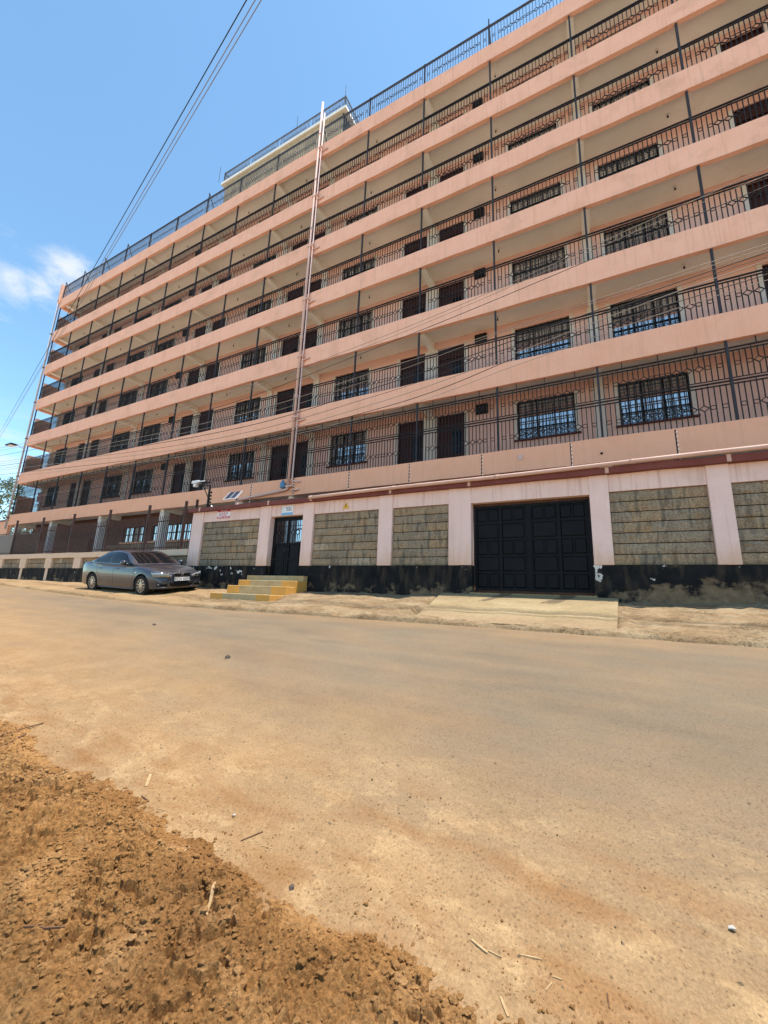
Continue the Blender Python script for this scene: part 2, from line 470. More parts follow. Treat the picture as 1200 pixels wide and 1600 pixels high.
def soil_mat():
    m = bpy.data.materials.new('laterite_soil')
    t = NT(m)
    t.set(Roughness=1.0)
    t.b.inputs['Specular IOR Level'].default_value = 0.05
    p = t.pos()
    c = t.ramp(t.noise(p, 2.2, 8, 0.65), [(0.28, (0.235, 0.112, 0.038)), (0.5, (0.325, 0.165, 0.060)), (0.74, (0.44, 0.25, 0.105))])
    c = t.mix(t.ramp(t.noise(t.pos((1, 1.5, 1)), 0.9, 5), [(0.46, 0.0), (0.66, 0.55)]), c, (0.15, 0.066, 0.024))
    c = t.mix(t.ramp(t.noise(p, 6, 6), [(0.56, 0.0), (0.72, 0.6)]), c, (0.47, 0.27, 0.12))
    c = t.mix(1.0, c, t.ramp(t.noise(p, 70, 8, 0.8), [(0.32, 0.45), (0.68, 1.4)]), 'MULTIPLY')
    t.color(c)
    t.bump(t.noise(p, 75, 7, 0.8), 0.9, 0.012)
    MATS['laterite_soil'] = m
soil_mat()

mat('dusty_earth', (0.48, 0.36, 0.24), (0.42, 0.30, 0.19), scale=0.6, rough=1.0, spec=0.05)
mat('yard_concrete', (0.58, 0.53, 0.46), (0.50, 0.45, 0.38), scale=1.2, rough=0.95, spec=0.1, bump=0.2)
def step_mat():
    m = bpy.data.materials.new('step_paint')
    t = NT(m)
    t.set(Roughness=0.8)
    x, y, z = t.xyz()
    nrm = t.n('ShaderNodeSeparateXYZ')
    t.l(t.n('ShaderNodeNewGeometry').outputs['True Normal'], nrm.inputs[0])
    p = t.pos()
    yel = t.mix(t.ramp(t.noise(p, 5, 7, 0.6), [(0.3, 0.0), (0.7, 1.0)]), (0.66, 0.32, 0.05), (0.56, 0.28, 0.07))
    con = t.mix(t.ramp(t.noise(p, 4, 7, 0.6), [(0.3, 0.0), (0.7, 1.0)]), (0.48, 0.36, 0.19), (0.36, 0.245, 0.12))
    # ochre paint at the ends of the risers, bare cement worn in the middle
    mid = t.math('ABSOLUTE', t.math('ADD', x, 9.03))
    f = t.maprange(t.math('ADD', mid, t.math('MULTIPLY', t.noise(p, 6, 4), 0.2)), 0.72, 0.76, 0.0, 1.0)
    top = t.maprange(nrm.outputs[2], 0.5, 0.7, 1.0, 0.0)
    land = t.maprange(z, 0.38, 0.385, 1.0, 0.25)
    f = t.math('MULTIPLY', t.math('MULTIPLY', f, top), land)
    col = t.mix(f, con, yel)
    t.color(col)
    t.bump(t.noise(p, 25, 6, 0.7), 0.4, 0.012)
    MATS['step_paint'] = m
step_mat()

def leaf_mat():
    m = bpy.data.materials.new('leaf_green')
    t = NT(m)
    t.set(Roughness=0.6)
    c = t.mix(t.ramp(t.noise(t.pos(), 1.2, 4), [(0.3, 0.0), (0.7, 1.0)]), (0.06, 0.085, 0.03), (0.12, 0.13, 0.055))
    t.color(c)
    MATS['leaf_green'] = m
leaf_mat()

# ------------------------------------------------------------------ mesh helpers
class MB:
    def __init__(s):
        s.v = []
        s.f = []
    def quad(s, a, b, c, d):
        n = len(s.v)
        s.v += [tuple(a), tuple(b), tuple(c), tuple(d)]
        s.f.append((n, n + 1, n + 2, n + 3))
        return s
    def box(s, x0, x1, y0, y1, z0, z1):
        n = len(s.v)
        s.v += [(x0, y0, z0), (x1, y0, z0), (x1, y1, z0), (x0, y1, z0), (x0, y0, z1), (x1, y0, z1), (x1, y1, z1), (x0, y1, z1)]
        for q in ((0, 3, 2, 1), (4, 5, 6, 7), (0, 1, 5, 4), (1, 2, 6, 5), (2, 3, 7, 6), (3, 0, 4, 7)):
            s.f.append(tuple(n + i for i in q))
        return s
    def bar(s, p, q, w, d=None, up=(0, 0, 1)):
        d = d or w
        p, q = Vector(p), Vector(q)
        ax = (q - p).normalized()
        u = Vector(up)
        if abs(ax.dot(u)) > 0.95:
            u = Vector((0, 1, 0))
        sd = ax.cross(u).normalized() * (w / 2)
        un = sd.cross(ax).normalized() * (d / 2)
        n = len(s.v)
        for o in (p, q):
            for a, b in ((-1, -1), (1, -1), (1, 1), (-1, 1)):
                s.v.append(tuple(o + sd * a + un * b))
        for q4 in ((0, 1, 2, 3), (7, 6, 5, 4), (0, 4, 5, 1), (1, 5, 6, 2), (2, 6, 7, 3), (3, 7, 4, 0)):
            s.f.append(tuple(n + i for i in q4))
        return s
    def tube(s, pts, r, seg=8, cap=True, radii=None):
        pts = [Vector(p) for p in pts]
        n0 = len(s.v)
        prev = None
        for i, p in enumerate(pts):
            a = pts[max(i - 1, 0)]
            b = pts[min(i + 1, len(pts) - 1)]
            t = (b - a).normalized()
            if prev is None:
                u = t.orthogonal().normalized()
            else:
                u = (prev - t * prev.dot(t)).normalized()
            prev = u
            w = t.cross(u)
            rr = radii[i] if radii else r
            for k in range(seg):
                an = 2 * math.pi * k / seg
                s.v.append(tuple(p + (u * math.cos(an) + w * math.sin(an)) * rr))
        for i in range(len(pts) - 1):
            for k in range(seg):
                a = n0 + i * seg + k
                b = n0 + i * seg + (k + 1) % seg
                s.f.append((a, b, b + seg, a + seg))
        if cap:
            s.f.append(tuple(n0 + k for k in reversed(range(seg))))
            s.f.append(tuple(n0 + (len(pts) - 1) * seg + k for k in range(seg)))
        return s
    def ring(s, c, R, w, seg=10):
        """flat-bar ring in the XZ plane"""
        n = len(s.v)
        for k in range(seg):
            a = 2 * math.pi * k / seg
            for rr, dy in ((R - w / 2, -w / 2), (R + w / 2, -w / 2), (R + w / 2, w / 2), (R - w / 2, w / 2)):
                s.v.append((c[0] + rr * math.cos(a), c[1] + dy, c[2] + rr * math.sin(a)))
        for k in range(seg):
            a = n + 4 * k
            b = n + 4 * ((k + 1) % seg)
            for i in range(4):
                j = (i + 1) % 4
                s.f.append((a + i, a + j, b + j, b + i))
        return s
    def diamond(s, c, hx, hz, w):
        P = [(c[0], c[1], c[2] + hz), (c[0] + hx, c[1], c[2]), (c[0], c[1], c[2] - hz), (c[0] - hx, c[1], c[2])]
        for i in range(4):
            s.bar(P[i], P[(i + 1) % 4], w, w, (0, 1, 0))
        return s
    def mesh(s, name, material, smooth=False):
        me = bpy.data.meshes.new(name)
        me.from_pydata(s.v, [], s.f)
        me.materials.append(MATS[material])
        if smooth:
            me.polygons.foreach_set('use_smooth', [True] * len(me.polygons))
        me.update()
        return me
    def build(s, name, material, parent=None, smooth=False, bevel=0.0, **tags):
        return link(name, s.mesh(name, material, smooth), parent, bevel=bevel, **tags)

def link(name, me, parent=None, loc=None, scale=None, rot=None, bevel=0.0, **tags):
    o = bpy.data.objects.new(name, me)
    COL.objects.link(o)
    if parent is not None:
        o.parent = parent
    if loc is not None:
        o.location = loc
    if scale is not None:
        o.scale = scale
    if rot is not None:
        o.rotation_euler = rot
    if bevel:
        b = o.modifiers.new('bevel', 'BEVEL')
        b.width = bevel
        b.segments = 2
        b.limit_method = 'ANGLE'
    for k, v in tags.items():
        o[k] = v
    return o

def thing(name, label, category, loc=(0, 0, 0), group=None, rot=None):
    o = bpy.data.objects.new(name, None)
    COL.objects.link(o)
    o.location = loc
    o.empty_display_size = 0.3
    if rot:
        o.rotation_euler = rot
    o['label'] = label
    o['category'] = category
    if group:
        o['group'] = group
    return o

def wobble(me, amp, scale=1.0, seed=0):
    """hand-made unevenness: moves vertices a few millimetres"""
    n = len(me.vertices)
    co = np.empty(n * 3)
    me.vertices.foreach_get('co', co)
    co = co.reshape(-1, 3)
    ph = np.random.default_rng(seed).uniform(0, 6.28, 9)
    x, y, z = (co * scale).T
    d = np.sin(x * 1.9 + ph[0]) + np.sin(x * 4.3 + ph[1] + z) * 0.6 + np.sin(x * 9.7 + ph[2] + z * 2) * 0.35
    e = np.sin(x * 2.3 + ph[3]) + np.sin(x * 5.1 + ph[4] + z) * 0.6 + np.sin(x * 11.7 + ph[5]) * 0.3
    co[:, 1] += d * amp
    co[:, 2] += e * amp
    me.vertices.foreach_set('co', co.ravel())
    me.update()

def long_box(x0, x1, y0, y1, z0, z1, dx=0.5):
    """box cut into slices along x so that it can be made uneven"""
    m = MB()
    n = max(1, int((x1 - x0) / dx))
    for i in range(n + 1):
        x = x0 + (x1 - x0) * i / n
        m.v += [(x, y0, z0), (x, y0, (z0 + z1) / 2), (x, y0, z1), (x, y1, z1), (x, y1, (z0 + z1) / 2), (x, y1, z0)]
    for i in range(n):
        for k in range(6):
            a = i * 6 + k
            b = i * 6 + (k + 1) % 6
            m.f.append((a, b, b + 6, a + 6)[::-1])
    m.f.append(tuple(range(6))[::-1][::-1])
    m.f.append(tuple(n * 6 + k for k in range(6))[::-1])
    return m

def rough_box_mesh(name, material, seed, n=4):
    """unit hewn block: rough front towards -y"""
    r = np.random.default_rng(seed)
    m = MB()
    idx = {}
    for j in range(n + 1):
        for i in range(n + 1):
            e = (j in (0, n))
            y = 0.05 + (0.22 if e else 0.0) + (0.01 if i in (0, n) else 0.0) + r.uniform(-0.10, 0.10) * (0.5 if e else 1)
            idx[i, j] = len(m.v)
            m.v.append((i / n, y, j / n))
    for j in range(n):
        for i in range(n):
            m.f.append((idx[i, j], idx[i + 1, j], idx[i + 1, j + 1], idx[i, j + 1]))
    b = len(m.v)
    m.v += [(0, 1, 0), (1, 1, 0), (1, 1, 1), (0, 1, 1)]
    bot = [idx[i, 0] for i in range(n + 1)]
    top = [idx[i, n] for i in range(n + 1)]
    lef = [idx[0, j] for j in range(n + 1)]
    rig = [idx[n, j] for j in range(n + 1)]
    m.f.append(tuple(reversed(bot)) + (b, b + 1))
    m.f.append(tuple(top) + (b + 2, b + 3))
    m.f.append(tuple(lef) + (b + 3, b))
    m.f.append(tuple(reversed(rig)) + (b + 1, b + 2))
    return m.mesh(name, material)
STONES = [rough_box_mesh('stone', 'stone_block', 50 + i) for i in range(7)]

def text_mesh(txt, size, material, extrude=0.002):
    cu_ = bpy.data.curves.new('lettering', 'FONT')
    cu_.body = txt
    cu_.size = size
    cu_.extrude = extrude
    cu_.align_x = 'CENTER'
    cu_.align_y = 'CENTER'
    tmp = bpy.data.objects.new('lettering', cu_)
    COL.objects.link(tmp)
    dg = bpy.context.evaluated_depsgraph_get()
    me = bpy.data.meshes.new_from_object(tmp.evaluated_get(dg))
    bpy.data.objects.remove(tmp)
    me.materials.clear()
    me.materials.append(MATS[material])
    me.name = 'lettering'
    return me

# ------------------------------------------------------------------ terrain
def ip(x, t):
    return np.interp(x, [a for a, _ in t], [b for _, b in t])
ZE = [(-120, .9), (-40, .27), (-21, -.06), (-15.5, -.29), (-12.8, -.36), (-10, -.43), (-7.5, -.44), (-3, -.43), (3, -.44), (60, -.6)]
ZW = [(-120, 1.1), (-40, .28), (-29, .13), (-22, .06), (-13, .06), (-9, .02), (-5.2, .03), (.5, .04), (2.7, .08), (60, .1)]
ZN = [(-120, .1), (-20, -.6), (-4, -1.05), (-1.67, -1.15), (-.5, -1.19), (3, -1.24), (60, -1.4)]
YS = [(-120, 1.9), (-4, 1.6), (-1.67, 1.45), (-.5, 1.38), (1, 1.25), (60, 1.2)]
YE = 7.0
def ground(X, Y):
    ze = ip(X, ZE); zw = ip(X, ZW); zn = ip(X, ZN); ys = ip(X, YS)
    t = np.clip((Y - ys) / (YE - ys), 0, 1)
    road = zn + (ze - zn) * t + .05 * np.sin(np.pi * t)
    s = np.clip((Y - YE) / (10 - YE), 0, 1)
    ver = ze + (zw - ze) * s
    soil = zn - .03 * np.clip(ys - Y, 0, 3)
    return np.where(Y > YE, ver, np.where(Y < ys, soil, road))

def hash2(ix, iy, seed):
    h = (ix.astype(np.int64) * 374761393 + iy.astype(np.int64) * 668265263 + seed * 1442695041) & 0x7fffffff
    h = ((h ^ (h >> 13)) * 1274126177) & 0x7fffffff
    return ((h ^ (h >> 16)) & 0xffff) / 65535.0
def vnoise(x, y, seed=0):
    ix = np.floor(x); iy = np.floor(y)
    fx = x - ix; fy = y - iy
    fx = fx * fx * (3 - 2 * fx); fy = fy * fy * (3 - 2 * fy)
    a = hash2(ix, iy, seed); b = hash2(ix + 1, iy, seed); c = hash2(ix, iy + 1, seed); d = hash2(ix + 1, iy + 1, seed)
    return (a * (1 - fx) + b * fx) * (1 - fy) + (c * (1 - fx) + d * fx) * fy
def fbm(x, y, octs=4, seed=0):
    s = 0; a = 0.5; t = 0
    for i in range(octs):
        s = s + a * vnoise(x, y, seed + i * 17); t += a
        x = x * 2.03 + 11.3; y = y * 2.03 + 5.7; a *= 0.55
    return s / t
def worley(x, y, seed=0):
    ix = np.floor(x); iy = np.floor(y)
    best = np.full(x.shape, 9.0); idv = np.zeros(x.shape)
    for dx in (-1, 0, 1):
        for dy in (-1, 0, 1):
            cx = ix + dx; cy = iy + dy
            px = cx + hash2(cx, cy, seed); py = cy + hash2(cx, cy, seed + 5)
            d = (px - x) ** 2 + (py - y) ** 2
            m = d < best
            best = np.where(m, d, best)
            idv = np.where(m, hash2(cx, cy, seed + 9), idv)
    return np.sqrt(best), idv

def worley2(x, y, seed=0):
    ix = np.floor(x); iy = np.floor(y)
    f1 = np.full(x.shape, 9.0); f2 = np.full(x.shape, 9.0); idv = np.zeros(x.shape)
    for dx in (-1, 0, 1):
        for dy in (-1, 0, 1):
            cx = ix + dx; cy = iy + dy
            px = cx + hash2(cx, cy, seed); py = cy + hash2(cx, cy, seed + 5)
            d = np.sqrt((px - x) ** 2 + (py - y) ** 2)
            m = d < f1
            f2 = np.where(m, f1, np.minimum(f2, d))
            idv = np.where(m, hash2(cx, cy, seed + 9), idv)
            f1 = np.where(m, d, f1)
    return f1, f2, idv

def grid_mesh(name, xs, ys, zfun, material, yfun=None, smooth=True):
    X, Y = np.meshgrid(xs, ys)
    if yfun is not None:
        X, Y = yfun(X, Y)
    Z = zfun(X, Y)
    co = np.stack([X, Y, Z], -1).reshape(-1, 3)
    nx, ny = len(xs), len(ys)
    i, j = np.meshgrid(np.arange(nx - 1), np.arange(ny - 1))
    a = (j * nx + i).ravel()
    fc = np.stack([a, a + 1, a + 1 + nx, a + nx], -1)
    me = bpy.data.meshes.new(name)
    me.vertices.add(len(co))
    me.vertices.foreach_set('co', co.ravel())
    me.loops.add(fc.size)
    me.loops.foreach_set('vertex_index', fc.ravel())
    me.polygons.add(len(fc))
    me.polygons.foreach_set('loop_start', np.arange(len(fc)) * 4)
    me.polygons.foreach_set('use_smooth', np.full(len(fc), smooth))
    me.update(calc_edges=True)
    me.materials.append(MATS[material])
    return me

def spaced(*segs):
    o = []
    for a, b, st in segs:
        o += list(np.arange(a, b, st))
    return np.array(o + [segs[-1][1]])

# the wide ground sheet
link('ground', grid_mesh('ground', np.linspace(-1200, 1200, 9), np.linspace(-1200, 1200, 9), lambda x, y: x * 0 - 1.9, 'dusty_earth'), kind='structure')

def edge_y(X):
    return YE + 0.10 * (vnoise(X * 0.9, X * 0, 3) - .5) + 0.05 * (vnoise(X * 4.1, X * 0, 4) - .5)

# road: from under the soil edge to the broken verge edge
def road_z(X, Y):
    z = ground(X, np.minimum(Y, YE)) + 0.018 * (fbm(X * .5, Y * .8, 3, 21) - .5)
    near = np.clip((3.0 - Y) / 1.4, 0, 1)
    z += near * 0.016 * (fbm(X * 5, Y * 7, 4, 31) - .45)
    return z
rx = spaced((-120, -30, 4), (-30, -8, .5), (-8, 3, .04), (3, 10, .5), (10, 60, 5))
link('road', grid_mesh('road', rx, spaced((.9, 3, .03), (3, 7.4, .12)), road_z, 'dusty_asphalt'), kind='structure')

# verge strip between the road and the walls: a lip of rough broken concrete
def verge_z(X, Y):
    e = edge_y(X)
    t = Y - e
    z = ground(X, Y)
    lip = np.clip(t / 0.03, 0, 1) * (0.045 + 0.05 * vnoise(X * 1.3, X * 0, 8))
    z = z + lip - np.clip(-t / 0.02, 0, 1) * 0.05
    inside = np.clip((X + 3.45) / .15, 0, 1) * np.clip((.30 - X) / .12, 0, 1) * np.clip((Y - 7.25) / .15, 0, 1)
    foot = np.clip((X + 10.9) / .5, 0, 1) * np.clip((-7.2 - X) / .5, 0, 1) * np.clip((Y - 7.2) / .4, 0, 1) * np.clip((9.0 - Y) / .4, 0, 1)
    z = z - inside * .12 - foot * (.05 + .04 * np.clip((X + 10) / 2, 0, 1))
    rough = np.clip((Y - 6.9) / .2, 0, 1) * (1 - inside)
    right = ip(X, [(-14, .35), (-7, .7), (-4, .8), (.3, 1.0), (3, 1.2)])
    w, _ = worley(X * 2.7, Y * 4.5, 41)
    z = z + rough * right * (0.06 * (fbm(X * 2.2, Y * 3.5, 4, 51) - .5) + 0.05 * (fbm(X * 9, Y * 14, 3, 61) - .5) + 0.03 * (.4 - w))
    return z
vx = spaced((-120, -30, 3), (-30, -12, .25), (-12, 4.5, .05), (4.5, 12, .4), (12, 60, 5))
link('verge', grid_mesh('verge', vx, spaced((6.86, 7.3, .03), (7.3, 10.3, .06)), verge_z, 'verge_concrete'), kind='structure')

# soil bank on the near side: clods and pits
def soil_edge(X):
    return ip(X, YS) + 0.10 + 0.20 * (fbm(X * 1.6, X * 0 + 2, 2, 70) - .5) + 0.10 * (fbm(X * 9, X * 0 + 4, 3, 74) - .5)
def soil_xy(X, Y):
    Ymax = soil_edge(X)
    return X, np.where(Y > 0.2, 0.2 + (Y - 0.2) / (1.6 - 0.2) * (Ymax - 0.2), Y)
def soil_z(X, Y):
    base = ground(X, Y)
    d = soil_edge(X) - Y
    up = np.clip(d / 0.24, 0, 1)
    up = up * up * (3 - 2 * up)
    z = base - 0.012 + up * 0.055
    wx = X + 0.06 * (fbm(X * 9, Y * 9, 2, 5) - .5)
    wy = Y + 0.06 * (fbm(X * 9, Y * 9, 2, 6) - .5)
    def crev(f, sd):
        f1, f2, idv = worley2(wx * f, wy * f * .92, sd)
        return np.sqrt(np.clip((f2 - f1) / .42, 0, 1)), idv
    c1, i1 = crev(13, 81)
    c2, i2 = crev(27, 91)
    c3, i3 = crev(58, 97)
    n = fbm(X * 5, Y * 5, 5, 101)
    m1 = np.clip((fbm(X * 4, Y * 4, 3, 131) - .35) / .25, 0, 1)
    pits = np.clip((fbm(wx * 23, wy * 20, 3, 111) - .56) / .06, 0, 1) * np.clip((fbm(X * 3, Y * 3, 3, 151) - .3) / .2, 0, 1)
    rel = 0.014 * (c1 * (.35 + i1) - .6) * m1 + 0.014 * (c2 * (.35 + i2) - .6) + 0.010 * (c3 * (.3 + i3) - .5) + 0.028 * (n - .5) - 0.032 * pits
    z = z + rel * (0.12 + 0.88 * up)
    return z
sx = spaced((-12, -6, .12), (-6, -4.2, .03), (-4.2, .6, .0058), (.6, 2.5, .03), (2.5, 12, .25))
sy = spaced((-6, -.6, .25), (-.6, .2, .04), (.2, 1.6, .0058))
link('soil_bank', grid_mesh('soil_bank', sx, sy, soil_z, 'laterite_soil', soil_xy, smooth=False), kind='structure')
link('soil_flat', grid_mesh('soil_flat', spaced((-120, -12, 4), (-12, 12, 1), (12, 60, 4)), spaced((-40, -6, 3), (-6, 1, .5)), lambda x, y: ground(x, y) - .06, 'dusty_earth'), kind='structure')

# loose clods and crumbs on the soil and along its edge: too many to count
def clods():
    m = MB()
    base = [(0, 0, 1), (.894, 0, .447), (.276, .851, .447), (-.724, .526, .447), (-.724, -.526, .447), (.276, -.851, .447),
            (.724, .526, -.447), (-.276, .851, -.447), (-.894, 0, -.447), (-.276, -.851, -.447), (.724, -.526, -.447), (0, 0, -1)]
    fcs = [(0, 1, 2), (0, 2, 3), (0, 3, 4), (0, 4, 5), (0, 5, 1), (1, 6, 2), (2, 7, 3), (3, 8, 4), (4, 9, 5), (5, 10, 1),
           (2, 6, 7), (3, 7, 8), (4, 8, 9), (5, 9, 10), (1, 10, 6), (6, 11, 7), (7, 11, 8), (8, 11, 9), (9, 11, 10), (10, 11, 6)]
    bv = np.array(base)
    N = 34000
    X = rng.uniform(-4.6, .7, N)
    ys = soil_edge(X)
    spread = rng.uniform(0, 1, N)
    Y = np.where(spread < .93, ys - rng.uniform(-.02, 1.25, N), ys + np.abs(rng.normal(0, .13, N)))
    keep = (fbm(X * 2.6, Y * 2.6, 3, 171) + rng.uniform(-.16, .16, N)) > .43
    X, Y, ys = X[keep], Y[keep], ys[keep]
    N = len(X)
    Z = np.where(Y < ys, soil_z(X, Y), road_z(X, Y))
    R = np.exp(rng.normal(math.log(.0045), .55, N))
    R = np.where(Y > ys, R * .4, R)
    for x, y, z, r in zip(X, Y, Z, R):
        r = min(r, .015)
        n = len(m.v)
        p = bv * r * rng.uniform(.6, 1.15, (12, 1)) * np.array([1.2, 1, .7])
        a = rng.uniform(0, 6.28)
        c, s = math.cos(a), math.sin(a)
        m.v += [(x + q[0] * c - q[1] * s, y + q[0] * s + q[1] * c, z + q[2] + r * .2) for q in p]
        m.f += [(n + i, n + j, n + k) for i, j, k in fcs]
    m.build('soil_clods', 'laterite_soil', kind='stuff', label='loose crumbs of red soil strewn over the near bank', category='soil')
clods()

# yard behind the walls
link('yard', grid_mesh('yard', np.linspace(-120, 60, 12), np.linspace(10.25, 120, 6), lambda x, y: x * 0 + .26, 'yard_concrete'), kind='structure')

# concrete ramp up to the vehicle gate
def ramp():
    m = MB()
    n = 22
    k = 12
    for j in range(k + 1):
        t = j / k
        y = 7.12 + (9.86 - 7.12) * t
        xl = -3.06 + (-3.50 + 3.06) * t
        xr = 0.23 + (0.38 - 0.23) * t
        for i in range(n + 1):
            x = xl + (xr - xl) * i / n
            z = -0.355 + (0.165 + 0.355) * t
            m.v.append((x, y + (0.05 * math.sin(x * 5.1) + .03 * math.sin(x * 13)) * (1 - t), z))
    for j in range(k):
        for i in range(n):
            a = j * (n + 1) + i
            m.f.append((a, a + 1, a + n + 2, a + n + 1))
    # skirts
    def skirt(ids):
        b = len(m.v)
        for q in ids:
            v = m.v[q]
            m.v.append((v[0], v[1], v[2] - .3))
        for i in range(len(ids) - 1):
            m.f.append((ids[i], b + i, b + i + 1, ids[i + 1]))
    skirt([i for i in range(n, -1, -1)])
    skirt([j * (n + 1) for j in range(k + 1)])
    skirt([j * (n + 1) + n for j in range(k, -1, -1)])
    # level threshold up to the gate
    m.box(-2.78, 0.0, 9.86, 10.3, -.1, .20)
    o = m.build('driveway_ramp', 'ramp_concrete', None, False, kind='structure')
    b = o.modifiers.new('weld', 'WELD')
ramp()

# ------------------------------------------------------------------ apartment block
POSTX = [9.1, 6.3, 3.42, .42, -2.52, -5.38, -8.19, -11.03, -13.96, -16.76, -19.58, -22.43, -25.24, -28.02, -30.83, -33.66, -36.42]
ZB = {1: 3.89, 2: 6.953, 3: 9.851, 4: 12.748, 5: 15.642, 6: 18.541, 7: 21.504}
BH = 0.80            # height of the balcony bands
YF, YB = 12.335, 13.6
XL, XR = -36.5, 12.0
block = thing('apartment_block', 'long salmon pink apartment block with seven tiers of railed balconies behind the wall', 'building', (0, YF, 0.26))
block.location = (0, 0, 0)
BEAMX = [6.2, .45, -5.33, -11.05, -13.95, -19.5, -25.2, -30.8, -35.7]
WINX = [(9.0, 10.8), (.98, 2.80), (-2.08, -.26), (-10.0, -8.23), (-16.35, -14.58), (-24.45, -22.65), (-27.6, -25.75), (-35.0, -33.35)]
DOORX = [(4.80, 5.88), (6.40, 7.48), (-5.06, -3.97), (-6.72, -5.60), (-12.25, -11.10), (-13.50, -12.35), (-19.19, -18.06), (-20.75, -19.61), (-30.25, -29.2), (-31.85, -30.8)]

def wall_open(x0, x1, z0, z1, y, holes, depth=0.2):
    """a wall sheet with rectangular openings and their reveals"""
    m = MB()
    xs = sorted({x0, x1, *[h[0] for h in holes], *[h[1] for h in holes]})
    zs = sorted({z0, z1, *[h[2] for h in holes], *[h[3] for h in holes]})
    for i in range(len(xs) - 1):
        for j in range(len(zs) - 1):
            cx, cz = (xs[i] + xs[i + 1]) / 2, (zs[j] + zs[j + 1]) / 2
            if any(h[0] < cx < h[1] and h[2] < cz < h[3] for h in holes):
                continue
            m.quad((xs[i], y, zs[j]), (xs[i + 1], y, zs[j]), (xs[i + 1], y, zs[j + 1]), (xs[i], y, zs[j + 1]))
    for a, b, c, d in holes:
        e = y + depth
        m.quad((a, y, c), (a, e, c), (b, e, c), (b, y, c))
        m.quad((a, y, d), (b, y, d), (b, e, d), (a, e, d))
        m.quad((a, y, c), (a, y, d), (a, e, d), (a, e, c))
        m.quad((b, y, c), (b, e, c), (b, e, d), (b, y, d))
    return m

# one window: steel frame, three panes, decorative burglar grille, sill, plaster surround (origin = lower left corner)
WW, WH = 1.82, 1.43
def window_meshes():
    f = MB()
    w, h = WW, WH
    fy = 0.07
    for x in (0.02, w - 0.02):
        f.box(x - .02, x + .02, fy, fy + .04, 0, h)
    for z in (0.02, h - 0.02):
        f.box(0.04, w - .04, fy, fy + .04, z - .02, z + .02)
    for x in (0.63, 1.19):
        f.box(x - .025, x + .025, fy - .004, fy + .04, .04, h - .04)
    f.box(.04, w - .04, fy - .002, fy + .036, h * .66 - .016, h * .66 + .016)
    f.box(.04, w - .04, fy - .002, fy + .036, h * .30 - .012, h * .30 + .012)
    for x in (.25, .44, .82, 1.0, 1.38, 1.58):
        f.box(x - .009, x + .009, fy + .002, fy + .03, .04, h - .04)
    panes = []
    for a, b in ((.04, .605), (.655, 1.165), (1.215, w - .04)):
        p = MB().box(a, b, fy + .040, fy + .046, .04, h - .04)
        panes.append(p.mesh('pane', 'glass_reflective'))
    g = MB()
    gy = 0.02
    nb = 9
    for i in range(nb):
        x = .06 + (w - .12) * i / (nb - 1)
        g.box(x - .008, x + .008, gy - .008, gy + .008, .01, h - .01)
    for z in (.06, .34, .40, h * .62, h - .22, h - .10):
        g.box(.0, w, gy - .014, gy - .004, z - .008, z + .008)
    for i in range(nb - 1):
        x = .06 + (w - .12) * (i + .5) / (nb - 1)
        if i % 2 == 0:
            g.diamond((x, gy, .20), .085, .11, .014)
        else:
            g.ring((x, gy, .20), .055, .012, 8)
    s = MB()
    s.box(-.14, w + .14, -.09, .06, -.055, -.002)
    u = [MB().box(a, b, -.022, .0, 0.0, h + .06).mesh('surround', 'pilaster_grey') for a, b in ((-.115, -.002), (w + .002, w + .115))]
    return f.mesh('window', 'steel_black'), panes, g.mesh('grille', 'steel_black'), s.mesh('sill', 'sill_maroon'), u
WF, WP, WG, WS, WU = window_meshes()
def place_window(x0, x1, z, y=YB):
    sx_ = (x1 - x0) / WW
    w = link('window', WF, block, (x0, y, z), (sx_, 1, 1))
    for p in WP:
        link('pane', p, w)
    link('grille', WG, w)
    link('sill', WS, w)
    for u in WU:
        link('surround', u, w)

# one door: maroon steel leaf with a barred glass panel and a transom
DW, DH = 1.12, 2.58
def door_meshes():
    d = MB()
    w, h = DW, DH
    d.box(.05, w - .05, .10, .14, 0.02, 2.08)
    for i in range(3):
        z = .12 + i * .28
        d.box(.14, w * .48, .088, .10, z, z + .22)
        d.box(w * .54, w - .14, .088, .10, z, z + .22)
    fr = MB()
    for x in (0, w - .05):
        fr.box(x, x + .05, .05, .15, 0, h)
    fr.box(.05, w - .05, .05, .15, h - .05, h)
    fr.box(.05, w - .05, .05, .15, 2.09, 2.15)
    g = MB().box(w * .54, w - .14, .09, .098, 1.02, 1.92)
    t = MB().box(.05, w - .05, .10, .106, 2.15, h - .05)
    b = MB()
    for i in range(5):
        x = w * .57 + i * (w * .34) / 5
        b.box(x, x + .012, .072, .084, 1.0, 1.94)
    b.box(w * .53, w - .13, .07, .082, 1.45, 1.465)
    hd = MB().box(.12, .24, .05, .07, 1.02, 1.05).box(.12, .15, .07, .10, .98, 1.09)
    u = [MB().box(a, c, -.03, 0, 0, h + .02).mesh('surround', 'pilaster_grey') for a, c in ((-.13, -.002), (w + .002, w + .13))]
    return d.mesh('door', 'door_maroon'), fr.mesh('door_frame', 'door_maroon'), g.mesh('pane', 'glass_car'), t.mesh('transom', 'door_maroon'), b.mesh('bars', 'steel_black'), hd.mesh('handle', 'steel_dark'), *u
DM = door_meshes()
def place_door(x0, x1, z):
    s_ = (x1 - x0) / DW
    d = link('door', DM[0], block, (x0, YB, z), (s_, 1, 1))
    for nm, me in zip(('door_frame', 'pane', 'transom', 'bars', 'handle', 'surround', 'surround'), DM[1:]):
        link(nm, me, d)

